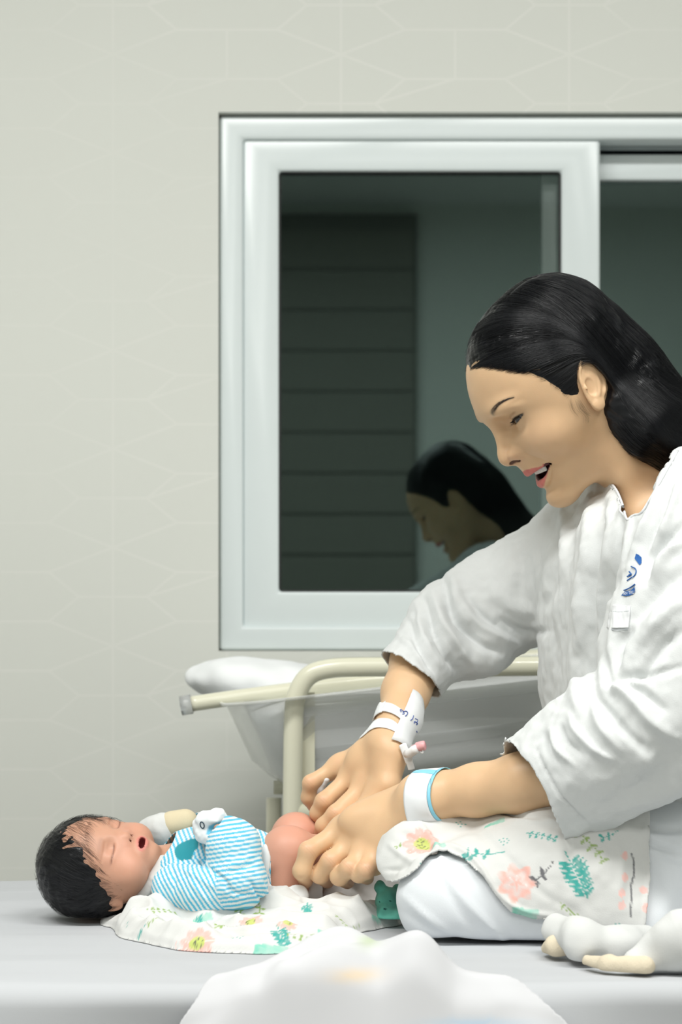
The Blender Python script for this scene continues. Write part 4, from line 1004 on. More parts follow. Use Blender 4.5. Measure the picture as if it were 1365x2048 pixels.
def bbody(p):
    q = w2b(p); d = bface(q)*.01
    n = rcone(p, b2w((-.3,0,-4.2)), P(345,1752,2.01), .021, .026); d = smin(d, n, .010)
    t = chain(p, [P(360,1755,2.01), P(450,1752,2.01), P(545,1765,2.02)], [.034,.040,.036], .02); d = smin(d, t, .015)
    d = smin(d, chain(p, [SHN, ELN, P(467,1690,1.93), P(458,1668,1.947)], [.017,.015,.014,.011], .004), .010)
    d = smin(d, chain(p, [SHF, ELF, HDF], [.017,.012,.008], .004), .010)
    # near hand: palm and five short fingers
    pm = ell(p, P(449,1665,1.952), (.010,.010,.011)); h = pm
    for k in range(4):
        a = P(446,1656+5.5*k,1.947+.002*k); b = P(436,1655+6.0*k,1.940+.002*k); c = P(431,1660+6*k,1.946)
        h = smin(h, chain(p, [a, b, c], [.0040,.0036,.0032], .001), .0012)
    h = smin(h, chain(p, [P(452,1676,1.948), P(441,1682,1.941), P(434,1679,1.942)], [.0046,.004,.0034], .001), .002)
    h = smin(h, rcone(p, P(466,1672,1.948), P(452,1666,1.952), .011, .009), .004)
    d = smin(d, h, .003)
    # legs: thighs up, knees bent, calves towards the mother's hands
    l = chain(p, [P(560,1770,2.0), P(577,1708,2.0), P(640,1712,2.03), P(700,1730,2.045)], [.030,.0265,.019,.0135], .010)
    f = smin(rcone(p, P(700,1730,2.035), P(722,1712,2.03), .013, .010), rcone(p, P(700,1738,2.035), P(706,1745,2.03), .011, .010), .006); l = smin(l, f, .006)
    l2 = chain(p, [P(560,1760,2.06), P(592,1674,2.075), P(645,1690,2.09), P(705,1712,2.09)], [.028,.0235,.018,.0125], .010)
    f = rcone(p, P(705,1712,2.09), P(728,1698,2.085), .0125, .010); l2 = smin(l2, f, .006)
    return smin(smin(d, l, .006), l2, .006)
lo = P(95,1840,2.0)-A([.02,.14,0]); hi = A([P(745,0,2.1)[0], 2.14, P(0,1615,1.95)[2]])
Vb_, Fb_ = sdf_mesh(bbody, lo, hi, .00125)
q = w2b(Vb_); x, y, z = q.T; ya = np.abs(y); qa = np.stack([x, ya, z], 1)
cb = np.tile(A([.57,.31,.21]), (len(Vb_),1))*(1+.07*noise(Vb_, 45, 2, 3))[:,None]
def mixb(w, col):
    global cb
    w = np.clip(w, 0, 1)[:,None]; cb = cb*(1-w)+A(col)*w
hd = (Vb_[:,0] < P(335,0,2)[0])
mixb(.35*hd*np.exp(-(np.linalg.norm(qa-A([3.6,2.2,-4.0]), axis=1)/1.7)**2), (.76,.36,.26))
mixb(.35*hd*np.exp(-(np.linalg.norm(qa-A([4.2,.6,-3.2]), axis=1)/.9)**2), (.78,.36,.27))
mixb(.30*hd*np.exp(-(np.linalg.norm(qa-BE, axis=1)/1.1)**2), (.68,.33,.25))
mixb(.45*(Vb_[:,0] > P(520,0,2)[0]), (.72,.36,.27))
u = ya-BE[1]; ln = z-(BE[2]-.22-.10*np.cos(u*1.3)); mixb(.8*hd*np.exp(-(ln/.075)**2)*sstep(1.15,.85,np.abs(u))*(x > 2.5), (.16,.07,.05))
t = np.clip(ya/1.05, 0, 1); uz = -4.28-.40*t**2; lz = -5.18+.45*t**2
lp = np.maximum(np.exp(-((z-uz)/.17)**2), np.exp(-((z-lz)/.20)**2))*(ya < 1.1)*(x > 3); mixb(.75*hd*lp, (.66,.20,.18))
mixb(1.*hd*(ell(np.stack([x,y,z+4.72],1), (4.1,0,0), (1.15,.76,.28)) < .05), (.20,.03,.03))
mixb(.6*hd*(ell(qa, (4.35,.34,-3.50), (.28,.16,.22)) < .02), (.2,.07,.05))
mixb(.40*hd*np.exp(-((z-(-.75-.12*(ya-1.9)**2))/.22)**2)*sstep(.8,1.2,ya)*sstep(3.2,2.7,ya)*(x > 2), (.32,.17,.12))
for k in (KN, P(592,1674,2.075)): mixb(.35*np.exp(-(np.linalg.norm(Vb_-k-A([.0,-.015,.012]), axis=1)/.016)**2), (.78,.34,.25))
baby = thing('person', (P(400,0,2.0)[0], 2.0, ZB), 'newborn baby lying on its back in a blue striped sleepsuit, black hair, mouth open', 'person')
M_bskin = mat('newborn_skin', (.7,.4,.3), .45, .4, sss=.12, attr=True, bump=.06, bscale=900)
mk('body', Vb_, Fb_, M_bskin, baby, col=cb)
# hair cap and strands
def bhair_full(p):
    q = w2b(p); d = ell(q, (-.25,0,.25), (5.35,5.0,5.40)); return d*.01
def bhair_line(q):
    x, y, z = q.T; ya = np.abs(y)       # positive = face side
    zl = csm(ya, [(0,1.3),(1.5,.95),(2.6,.15),(3.3,-.7),(4.0,-2.0),(4.7,-3.4),(6,-4)])
    zl = zl+sstep(2.2,.4,x)*(-4.3-zl)*.95
    return zl-z
def bhair(p):
    q = w2b(p); d = bhair_full(p)+.0007*noise(q*A([.4,1.0,.4]), 3.0, 2, 2); return smax(d, bhair_line(q)*.008, .003)
V, F = sdf_mesh(bhair, P(60,1850,2.0)-A([0,.13,0]), A([P(330,0,2.0)[0], 2.13, P(0,1610,2.0)[2]]), .0018)
V[:,2] = np.maximum(V[:,2], ZB+.003)
bh = mk('hair', V, F, M_hair, baby); bh['label'] = 'thick black newborn hair'
rng = np.random.default_rng(11); n = 5200
ph = rng.uniform(0, 2*np.pi, n); cz_ = rng.uniform(-1, 1, n); s_ = np.sqrt(1-cz_**2); p = b2w(np.stack([5.2*s_*np.cos(ph), 4.9*s_*np.sin(ph), 5.3*cz_+.2], 1))
k = bhair_line(w2b(p)) < .25; p = p[k]; n = len(p)
edge = bhair_line(w2b(p)) > -1.2; ln_ = np.where(edge, rng.integers(8, 17, n), rng.integers(8, 14, n))
lift = rng.uniform(.0002, .0016, n); tr_ = [p]
root = b2w((-1.5,0,4.2))
for kk in range(17):
    qq = w2b(p); v = qq-A([-2.0,.5,5.0]); v[:,1] += .15*np.sign(qq[:,1]); v = v/np.linalg.norm(v, axis=1)[:,None]
    v = v+A([.0,-.9,-.35])*sstep(.5,3.5,qq[:,0])[:,None]; v = v+rng.normal(0,.16,(n,3))+.35*np.stack([noise(qq*.45,1,1),noise(qq*.45,1,2),noise(qq*.45,1,3)],1)
    v = (v/np.linalg.norm(v,axis=1)[:,None])@BR; p = p+v*.0020
    g = grad(bhair_full, p, .001); dd = fev(bhair_full, p)-lift*(1+.12*kk); out_ = bhair_line(w2b(p)) > .3
    p = p-np.where(out_, dd*.25, dd)[:,None]*g/(np.linalg.norm(g,axis=1)[:,None]**2+1e-9); p[:,2] = np.maximum(p[:,2], ZB+.003); tr_.append(p)
tr_ = np.stack(tr_, 1); strands('hair_strands', [tr_[i,:ln_[i]] for i in range(n)], M_hair, bh, .00011, .00003)
# striped sleepsuit
NC = P(291,1762,1.99); NA = unit([.83,.12,-.56])
def suit_w(p):
    t = chain(p, [P(318,1776,1.995), P(350,1762,2.01), P(400,1752,2.01), P(455,1750,2.01), P(520,1762,2.015), P(548,1768,2.02)], [.026,.034,.042,.0455,.043,.040], .02)
    t = smin(t, ell(p, P(385,1722,2.01), (.035,.045,.025)), .02)
    a = chain(p, [SHN+A([.003,0,0]), P(415,1780,1.93), ELN+A([.002,-.002,.002]), P(467,1692,1.932), P(455,1668,1.947)], [.024,.024,.0262,.0255,.018], .008)
    b = chain(p, [SHF, ELF, P(383,1652,2.078)], [.023,.019,.0165], .008)
    d = smin(t, a, .0045); d = smin(d, b, .010)
    return smax(d, ZB+.003-p[:,2], .004)
def suit_cut(p):
    c1 = (p-P(448,1664,1.948))@unit(A([-1,.15,.1])); c1 = np.where(np.linalg.norm(p-P(448,1664,1.948),axis=1) < .026, c1, -.02)
    c2 = -(p-NC)@NA
    c3 = p[:,0]-P(545,0,2.01)[0]
    w = unit(P(383,1652,2.078)-ELF); c4 = (p-P(379,1650,2.078))@unit(w+A([-.6,0,0]))
    return np.maximum(np.maximum(c1, c2), np.maximum(c3, np.where(np.linalg.norm(p-P(379,1650,2.078),axis=1) < .03, c4, -.02)))
V, F = sdf_mesh(suit_w, P(300,1850,2.0)-A([0,.14,0]), A([P(565,0,2.0)[0], 2.15, P(0,1620,2.0)[2]]), .00115)
V, F = trim_sdf(V, F, suit_cut, .00115); N = normals(V, F); Q = pix(V)
# stripes: run round the torso, along rings of the sleeve
ta = A([P(350,1757,2.01), ELN]); pa = rcone(V, SHN, ELN, .024, .0255); fa = rcone(V, ELN, P(460,1670,1.94), .0262, .0215); tb = np.minimum(chain(V, [P(350,1757,2.01), P(455,1750,2.01), P(548,1768,2.02)], [.034,.0455,.040], .02), ell(V, P(385,1722,2.01), (.035,.045,.025)))
s_t = (V-P(350,1757,2.01))@unit([1,.10,.30]); s_u = (V-SHN)@unit(A([.85,0,.55])); s_f = (V-ELN)@unit(A([-.12,.1,1.0]))
wob = .0012*noise(V, 25, 3, 2)
reg = np.where(fa < np.minimum(pa, tb)-.0, 2, np.where(pa < tb, 1, 0)); s = np.choose(reg, [s_t, s_u, s_f])+wob
st = .5+.5*np.sin(s*2*np.pi/.0043); w = sstep(.35,.65,st)[:,None]
C = A([.80,.84,.84])*(1-w)+A([.10,.50,.72])*w
patchA = [(349,1704),(352,1694),(360,1688),(375,1681),(388,1678),(397,1682),(397,1694),(388,1704),(384,1716),(372,1725),(360,1720),(352,1713)]
patchB = [(411,1680),(430,1684),(442,1688),(444,1700),(434,1698),(420,1692),(411,1688)]
for pp in (patchA, patchB): k = sstep(1.2,-1.2,polysd(Q, spline(pp+[pp[0]],4)[:-1]))*(reg == 0)*(V[:,1] < 2.03); C = C*(1-k[:,None])+A([.035,.30,.36])*k[:,None]
BFo = [([(400,1725),(430,1745),(455,1768),(462,1800)], 4, -3), ([(340,1728),(380,1745),(430,1775)], 6, 2), ([(455,1748),(480,1738),(510,1728)], 4, -2), ([(450,1735),(480,1725),(505,1712)], 4, 1.5), ([(500,1760),(515,1785),(530,1810)], 4, -3), ([(515,1745),(530,1780),(545,1805)], 4, 2.5),
       ([(395,1700),(405,1720),(400,1745)], 4, -2), ([(380,1760),(400,1785),(420,1812)], 5, 1.5), ([(345,1735),(350,1760),(345,1790)], 4, -1.5), ([(440,1765),(470,1785),(500,1790)], 5, -1.5)]
V = folds(V, N, BFo, 1.0)+N*(.0007*noise(V, 70, 3, 2))[:,None]
o = solid(mk('sleepsuit', V, F, mat('striped_cotton', (.8,.8,.8), .9, .1, attr=True, bump=.1, bscale=1200, sheen=.2), baby, col=C), .0012); o['label'] = 'blue and white striped sleepsuit with dark teal shapes on the chest'
# white neckband, mitten cuff flap with its snap ring, far mitten
M_wcot = mat('white_cotton', (.64,.65,.64), .9, .1, bump=.1, bscale=900)
e1 = unit(np.cross(NA, [0,1,0])); e2 = np.cross(NA, e1); ang = np.linspace(0, 2*np.pi, 90, endpoint=False); ring = []
for a in ang:
    dr = math.cos(a)*e1+math.sin(a)*e2
    for o_, r_ in ((-.003,0),(.0005,.0012),(.006,.0018),(.010,.0004)):
        c = NC+NA*o_; t = .008
        for _ in range(30): t += max(-suit_w((c+dr*t)[None])[0], -.002)*.7
        ring.append(c+dr*(min(max(t, .014), .032)+r_))
R_ = A(ring).reshape(90,4,3); R_[:,:,2] = np.maximum(R_[:,:,2], ZB+.002)
F = [((i)*4+j, ((i+1)%90)*4+j, ((i+1)%90)*4+j+1, i*4+j+1) for i in range(90) for j in range(3)]
solid(mk('neckband', R_.reshape(-1,3), F, M_wcot, baby), .0015)
def flapf(p):
    pts = [P(402,1655,1.965), P(415,1645,1.955), P(432,1640,1.95), P(440,1628,1.95)]
    d = chain(p, pts, [.010,.011,.0105,.005], .006); d = smin(d, chain(p, [P(405,1668,1.955), P(425,1680,1.945), P(440,1682,1.945)], [.008,.007,.005], .004), .006)
    return d+.0010*noise(p, 130, 3, 2)
V, F = sdf_mesh(flapf, P(385,1700,1.96)-A([0,.03,0]), P(460,1615,1.96)+A([0,.03,0]), .0012); Q = pix(V)
k = sstep(0,5,polysd(Q, [(398,1700),(402,1662),(416,1640),(446,1622),(470,1622),(470,1700)])); inb = polysd(Q, [(412,1668),(418,1652),(432,1645),(446,1640),(452,1650),(432,1676)]); kk = sstep(2,-2,inb)
C = np.tile(A([.78,.82,.84]),(len(V),1)); C = C*(1-kk[:,None])+A([.15,.50,.70])*kk[:,None]
o = mk('mitten_flap', V, F, mat('flap_cotton', (.8,.8,.8), .9, .1, attr=True), baby, col=C); o['label'] = 'folded white mitten flap with blue lining'
sc_ = surf_at(flapf, 405, 1650); nrm = unit(grad(flapf, sc_[None], .0005)[0]); e1 = unit(np.cross(nrm,[1,0,.2])); e2 = np.cross(nrm,e1)
a = np.linspace(0,2*np.pi,25); mk('snap_ring', *tube([sc_+nrm*.0004+.0028*(math.cos(t)*e1*1.15+math.sin(t)*e2*.85) for t in a], .0005, 8), mat('snap_dark', (.03,.06,.09), .3, metal=.5), o)
def mitt(p):
    return smin(chain(p, [P(300,1668,2.085), P(325,1660,2.08), P(348,1648,2.08)], [.014,.0165,.012], .006), ell(p, P(312,1655,2.082), (.017,.015,.012)), .006)+.0006*noise(p, 90, 2, 2)
V, F = sdf_mesh(mitt, P(270,1700,2.08)-A([0,.03,0]), P(372,1615,2.08)+A([0,.03,0]), .0013)
o = mk('mitten', V, F, M_wcot, baby); o['label'] = 'white newborn mitten on the far hand'
V, F = sdf_mesh(lambda p: chain(p, [P(345,1650,2.078), P(370,1645,2.078)], [.0145,.0140], .004)+.0003*noise(p, 90, 2, 1), P(325,1675,2.08)-A([0,.03,0]), P(395,1610,2.08)+A([0,.03,0]), .0013)
o = mk('mitten_cuff', V, F, mat('beige_rib', (.66,.58,.40), .9, bump=.2, bscale=500, stretch=(6,1,1)), baby); o['label'] = 'beige ribbed cuff of the far mitten'
# nappy between the legs
def nappy(p):
    d = chain(p, [P(535,1760,2.015), P(565,1775,2.02), P(600,1800,2.02)], [.038,.036,.026], .02); d = smin(d, ell(p, P(535,1735,1.975), (.010,.022,.034)), .008)
    d = smin(d, ell(p, P(556,1790,1.965), (.030,.014,.020)), .01)
    d = smax(d, -chain(p, [P(560,1762,1.985), P(583,1690,1.985), P(650,1690,1.99)], [.031,.030,.026], .01), .003)
    d = smax(d, -chain(p, [P(560,1760,2.06), P(592,1674,2.075)], [.029,.025], .01), .003)
    return smax(d+.0010*noise(p, 60, 2, 2), ZB+.003-p[:,2], .004)
V, F = sdf_mesh(nappy, P(505,1850,2.0)-A([0,.12,0]), P(640,1680,2.0)+A([0,.12,0]), .0015)
o = mk('nappy', V, F, mat('nappy_white', (.74,.75,.75), .8), baby); o['label'] = 'pale nappy open under the raised legs'
mother = thing('person', (P(1400,1750,2.0)[0], 2.0, ZB), 'woman in white hospital shirt leaning over the baby, long black hair swept back', 'person')
V = np.concatenate([a for a,_,_ in mother_parts]); n0 = 0; Fs = []
for a, f, c in mother_parts: Fs.append(f+n0); n0 += len(a)
C = np.concatenate([c for _,_,c in mother_parts])
body = mk('body', V, np.concatenate(Fs), M_skin, mother, col=C)
for nm, V, F, m, c in face_kids: mk(nm, V, F, m, mother, col=c)
o = mk('teeth', *join(tv), M_teeth, mother); o['label'] = 'white upper teeth showing in an open smile'
if 'Vr' in globals():
    hair = mk('hair', Vr, Fr, M_hair, mother)
    hair['label'] = 'long straight black hair swept behind the ear and down the back'
    strands('hair_strands', hair_curves, M_hair, hair, .00016, .00006)
    strands('hair_wisps', ws, M_hair, hair, .000045, .00002)
    M_brow = mat('brow_hair', (.02,.014,.012), .6)
    strands('eyebrows', brow, M_brow, mother, .00009, .00003)
    strands('eyelashes', lash, M_brow, mother, .00016, .00005)
if 'shirt_mesh' in globals():
    o = solid(mk('shirt', shirt_mesh[0], shirt_mesh[1], M_shirt, mother, col=shirt_mesh[2]), .0016); o['label'] = 'loose white long-sleeved hospital shirt with V neck'
    o = mk('trousers', Vp, Fp, M_pants, mother); o['label'] = 'pale grey trousers on folded legs'
if 'Vl' in globals():
    o = solid(mk('muslin_cloth', Vl, Fl, M_mus, col=Cl), .0016); tag(o, 'white muslin cloth with teal ferns and pink flowers draped over the woman\'s lap', 'muslin cloth')
# ------------------------------------------------------------------ muslin under the baby
def on_bed(px_, py_, z=0):
    d = (CZ-ZB-z)*FPX/(py_-HY); return P(px_, py_, d)
def hfield(name, outline_px, hfun, res, m, paint=None, z0=.0002, thick=.0008, ):
    'cloth lying on the bed: outline traced on the bed plane, heights added'
    ob = A([on_bed(a, b)[:2] for a, b in outline_px]); ob = spline(list(ob)+[ob[0]], 6)[:-1]; ob = ob+.004*np.stack([noise(np.c_[ob*40,0*ob[:,0]],1,3), noise(np.c_[ob*40,0*ob[:,0]],1,8)],1)
    lo = ob.min(0)-.01; hi = ob.max(0)+.01; nx, ny = np.ceil((hi-lo)/res).astype(int)
    X, Y = np.meshgrid(np.linspace(lo[0],hi[0],nx), np.linspace(lo[1],hi[1],ny), indexing='ij'); V = np.stack([X.ravel(), Y.ravel(), 0*X.ravel()], 1)
    sd = polysd(V[:,:2], ob); F = grid_faces(nx, ny); keep = sd < 0
    F = F[keep[F].any(1)]; u, inv = np.unique(F, return_inverse=True); F = inv.reshape(F.shape); V = V[u]; sd = sd[u]
    # slide outside vertices back to the outline
    for _ in range(3):
        g = np.stack([polysd(V[:,:2]+A([e,0]), ob)-polysd(V[:,:2]-A([e,0]), ob) for e in (.0005,)]+[polysd(V[:,:2]+A([0,e]), ob)-polysd(V[:,:2]-A([0,e]), ob) for e in (.0005,)], 1)/.001
        m_ = sd > 0; V[m_,:2] -= (sd[m_,None]*g[m_]); sd = polysd(V[:,:2], ob)
    V[:,2] = ZB+z0+hfun(V, -sd)+bed_z(V[:,0], V[:,1])
    N = normals(V, F); N[N[:,2] < 0] *= -1
    C = paint(V, N) if paint else None
    return solid(mk(name, V, F, m, col=C), thick, 0)
def ridge(V, pts_px, w, h, z=0):
    a = A([on_bed(x, y)[:2] for x, y in pts_px]); r, t = polyd(V[:,:2], spline(a, 6)); return h*np.exp(-(r/w)**2)*np.sin(np.pi*np.clip(t*.9+.05,0,1))**.5
def mus_h(V, e):
    q = V*A([1,1.7,1])+.012*noise(V,18,4,2)[:,None]; n1 = noise(q, 12, 2, 2); n2 = 1-np.abs(noise(q, 17, 5, 1)); n3 = 1-np.abs(noise(q, 34, 9, 1))
    h = .008+.007*n1+.014*n2**2.6+.005*n3**2
    tp = np.interp(pix(V)[:,0], [200,220,258,300,335,385,415,440,470,510,560,600,650,720,800], [1838,1812,1799,1797,1801,1812,1822,1812,1795,1784,1789,1800,1800,1806,1812])
    yr = 1.952+.006*noise(V,14,31); up = (1851-tp)/FPX*yr; dy = V[:,1]-yr; wv = np.where(dy < 0, .034+.012*noise(V,16,33), .016); h = h*.8+np.maximum(up-.010,0)*np.exp(-(dy/wv)**2)
    h += ridge(V, [(230,1858),(300,1880),(400,1893)], .012, .008)+ridge(V, [(560,1842),(650,1840),(780,1845)], .014, .006)+ridge(V, [(380,1852),(420,1868),(520,1874),(640,1878)], .010, .007)-ridge(V, [(330,1850),(400,1866),(460,1862)], .008, .008)
    h *= .35*sstep(0,.004,e)+.65*sstep(0,.018,e); under = sstep(1.975, 2.0, V[:,1]); h = h*(1-under)+.004*under
    return np.maximum(h, .0006)
BM = [(392,1880,38,5,'flower',PINK), (562,1868,36,15,'fern',TEAL), (600,1872,26,30,'branch',GREEN), (640,1876,22,-20,'branch',GREEN), (545,1893,34,-4,'patch',AQUA), (470,1868,18,0,'dots',TEAL), (400,1835,20,20,'patch',AQUA), (395,1836,16,10,'fern',TEAL), (470,1800,34,-30,'branch',GREEN), (520,1812,30,60,'sprig',GREEN),
      (330,1815,26,60,'branch',GREEN), (300,1835,18,0,'sprig',GREEN), (230,1815,14,0,'sprig',TEAL), (275,1860,18,10,'sprig',TEAL), (615,1812,22,0,'fern',TEAL), (580,1835,22,0,'flower',PINK), (690,1838,18,0,'branch',GREEN), (660,1865,24,-8,'patch',AQUA), (350,1892,16,0,'twig',GREY), (500,1838,26,0,'flower',(.9,.72,.62)), (248,1845,14,0,'dots',TEAL), (720,1850,14,0,'sprig',GREEN), (760,1836,16,0,'patch',AQUA), (440,1848,20,-30,'sprig',GREEN)]
o = hfield('muslin_cloth', [(205,1838),(225,1812),(300,1806),(420,1806),(560,1802),(700,1802),(800,1812),(808,1842),(760,1856),(690,1872),(680,1893),(560,1906),(440,1904),(330,1894),(262,1878),(228,1862)], mus_h, .0013, M_mus, lambda V, N: paint_cloth(V, N, BM))
tag(o, 'crumpled white muslin with a pink daisy print spread flat under the baby', 'muslin cloth')
# thin white sheet behind the hands, between baby and lap
def pad_h(V, e):
    n = 1-np.abs(noise(V*A([1,1.5,1]), 16, 12, 2)); h = .012+.028*n**3+.006*noise(V, 30, 3, 2)+ridge(V, [(600,1815),(680,1800),(760,1806)], .02, .022); return h*sstep(0,.012,e)+.006
o = hfield('nappy_pad', [(575,1822),(600,1790),(660,1778),(760,1776),(800,1786),(800,1815),(740,1826),(660,1828)], pad_h, .0025, mat('pad_white', (.70,.69,.67), .9, .1, bump=.1, bscale=600), z0=.006)
tag(o, 'rumpled off-white nappy pad under the baby\'s feet, behind the hands', 'nappy pad')
# white cloth pinched in the far hand
V, F = sdf_mesh(lambda p: chain(p, [P(652,1560,2.09), P(640,1580,2.095), P(633,1605,2.10), P(634,1650,2.09), P(640,1700,2.06)], [.0035,.0035,.0030,.003,.004], .004)+.0006*noise(p, 120, 3, 2), P(610,1730,2.08)-A([0,.05,0]), P(680,1540,2.08)+A([0,.05,0]), .0014)
o = mk('cloth_strap', V, F, mat('strap_white', (.78,.79,.80), .9)); tag(o, 'narrow white nappy tab pinched between the far hand\'s fingertips', 'nappy tab')
# ------------------------------------------------------------------ teal printed toy corner beside the knee
M_toy = mat('teal_plush', (.10,.42,.34), .95, .1, attr=True, sheen=.3, bump=.2, bscale=500)
def toy(p):
    d = ell(p, P(777,1805,1.955), (.0130,.013,.0150)); d = smin(d, ell(p, P(771,1822,1.945), (.008,.008,.007)), .004)
    d = smin(d, chain(p, [P(767,1787,1.955), P(761,1774,1.955), P(760,1766,1.955)], [.0052,.0055,.003], .002), .003); d = smin(d, chain(p, [P(790,1788,1.965), P(795,1776,1.97)], [.0055,.004], .002), .003)
    b = ell(p, P(788,1840,1.945), (.020,.014,.012)); d = smin(d, b, .005); return smax(d+.0004*noise(p, 200, 2, 2), ZB+.008-p[:,2], .002)
V, F = sdf_mesh(toy, P(740,1880,1.95)-A([0,.04,0]), P(830,1750,1.95)+A([0,.04,0]), .0011); Q = pix(V)
C = np.tile(A([.13,.46,.37]),(len(V),1))*(1+.25*noise(V, 90, 3, 2))[:,None]
for cx_, cy_, rr in ((781,1802,1.8),(771,1818,2.6),(760,1804,1.6)): C[(np.hypot(Q[:,0]-cx_, Q[:,1]-cy_) < rr) & (V[:,1] < 1.955)] = (.01,.05,.05)
o = mk('soft_toy', V, F, M_toy, col=C); tag(o, 'small teal animal shape tucked between the pad and the pale trouser knee', 'soft toy')
# ------------------------------------------------------------------ small clothes lying at the right
M_beige = mat('beige_knit', (.68,.60,.46), .9, .1, bump=.25, bscale=700)
def mitten_thing(name, lab, f, ff, lo, hi, cat, nz=.0015):
    V, F = sdf_mesh(f, lo, hi, nz); a, b = sdf_mesh(ff, lo, hi, nz) if ff else (None, None)
    t = thing(name, (V[:,0].mean(), V[:,1].mean(), ZB), lab, cat); mk('cloth', V, F, M_wcot, t)
    if ff is not None: mk('toe_cap', a, b, M_beige, t)['label'] = 'beige knitted end'
    return t
zc = lambda p: ZB+.003-p[:,2]
Z = lambda x, y, h: on_bed(x, y, h)
mitten_thing('baby_garment', 'crumpled white baby garment with a beige end, leaning on the muslin on the lap', lambda p: smax(chain(p, [Z(1115,1860,.022), Z(1165,1885,.018), Z(1235,1890,.015), Z(1290,1882,.014)], [.012,.017,.017,.013], .012)+.0035*noise(p*A([1,1,1]), 30, 3, 2), zc(p), .003),
    lambda p: smax(chain(p, [Z(1096,1897,.007), Z(1112,1892,.012), Z(1132,1888,.014)], [.006,.009,.010], .004)+.001*noise(p, 90, 3, 2), zc(p), .002), Z(1080,1930,0)-A([0,.05,.01]), Z(1320,1850,0)+A([0,.08,.07]), 'baby clothes')
mitten_thing('baby_sock', 'flat white baby sock with a long beige foot, lowest item at the right', lambda p: smax(chain(p, [Z(1275,1925,.010), Z(1320,1905,.017), Z(1370,1885,.026), Z(1430,1890,.022)], [.010,.017,.026,.022], .012)+.0040*noise(p*A([1,1,1]), 30, 6, 2), zc(p), .003),
    lambda p: smax(chain(p*A([1,1,1]), [Z(1176,1922,.0065), Z(1220,1930,.0075), Z(1290,1932,.009)], [.0052,.0078,.0088], .004)+.0007*noise(p, 90, 3, 2), zc(p), .002), Z(1160,1960,0)-A([0,.06,.01]), Z(1450,1860,0)+A([0,.09,.09]), 'baby sock')
# ------------------------------------------------------------------ blurred white bedding in front
def fg_h(V, e):
    h = .010+.012*noise(V*A([1,1,1]), 10, 21, 2)
    for pts, w, hh in (([(600,1985),(650,1955),(720,1945),(790,1960)], .030, .020), ([(840,1950),(870,2000),(900,2060)], .014, .022), ([(560,2010),(600,1975),(640,1965)], .016, .014), ([(760,1985),(700,2020),(650,2060)], .02, .010), ([(960,2010),(1040,2040)], .03, .012)): h = h+ridge(V, pts, w, hh)
    h -= ridge(V, [(800,1985),(760,2040)], .018, .010)
    near = sstep(1.66, 1.60, V[:,1])*.0
    return np.maximum(h*sstep(0,.05,e), .001)
# in front the cloth spills over the bed edge: heights measured from the bed, then hanging
ob = [(-.215,1.52),(-.14,1.60),(-.09,1.66),(-.05,1.705),(.0,1.72),(.045,1.70),(.075,1.69),(.115,1.655),(.17,1.62),(.22,1.58),(.30,1.50),(.30,1.44),(-.25,1.44)]
obs = spline(ob+[ob[0]], 6)[:-1]; res = .003
gx, gy = np.arange(-.27,.33,res), np.arange(1.42,1.74,res); X, Y = np.meshgrid(gx, gy, indexing='ij'); V = np.stack([X.ravel(), Y.ravel(), 0*X.ravel()], 1)
sd = polysd(V[:,:2], obs); F = grid_faces(len(gx), len(gy)); F = F[(sd < .002)[F].all(1)]; u, inv = np.unique(F, return_inverse=True); F = inv.reshape(F.shape); V = V[u]; sd = sd[u]
for _ in range(4):
    ee = .0005; g = np.stack([polysd(V[:,:2]+A([ee,0]),obs)-polysd(V[:,:2]-A([ee,0]),obs), polysd(V[:,:2]+A([0,ee]),obs)-polysd(V[:,:2]-A([0,ee]),obs)],1)/(2*ee); mm = sd > 0; V[mm,:2] -= sd[mm,None]*g[mm]; sd = polysd(V[:,:2], obs)
e = np.clip(-sd, 0, 1)
def bump2(cx, cy, rx, ry, h, a=0):
    c, s = math.cos(a), math.sin(a); x = (V[:,0]-cx)*c+(V[:,1]-cy)*s; y = -(V[:,0]-cx)*s+(V[:,1]-cy)*c; return h*np.exp(-(x/rx)**2-(y/ry)**2)
h = .015+.010*noise(V, 10, 21, 2)+.006*noise(V*A([1.6,.8,1]), 20, 5, 2)
h += bump2(-.005,1.675,.045,.016,.022,.35)+bump2(-.03,1.62,.05,.018,.012,.5)+bump2(.065,1.63,.020,.05,.012,-.15)+bump2(.03,1.60,.02,.05,.008)-bump2(.105,1.60,.02,.05,.018)-bump2(.03,1.62,.014,.04,.012)-bump2(-.03,1.645,.05,.008,.010,.4)+bump2(.15,1.60,.03,.04,.010)+bump2(-.12,1.58,.04,.03,.008)-bump2(-.065,1.60,.012,.04,.010)
h = np.maximum(h, .004)*(.04+.96*sstep(0,.045,e)); yy = V[:,1]; over = np.clip(yn+.01-yy, 0, 1)
V[:,2] = ZB+.004+h-over*1.25; V[:,1] = np.where(over > 0, yn+.01-over*.30-.012*sstep(0,.02,over), yy)
C = np.tile(A([.60,.605,.625]),(len(V),1)); Q = pix(V)
k = .75*np.exp(-((Q[:,0]-710)/48)**2-((Q[:,1]-1952)/13)**2)[:,None]; C = C*(1-k)+A([.74,.58,.38])*k
k = .6*np.exp(-((Q[:,0]-738)/22)**2-((Q[:,1]-1885)/14)**2)[:,None]; C = C*(1-k)+A([.42,.52,.28])*k
k = (.5*np.exp(-((Q[:,0]-950)/90)**2-((Q[:,1]-2046)/9)**2))[:,None]; C = C*(1-k)+A([.35,.55,.75])*k
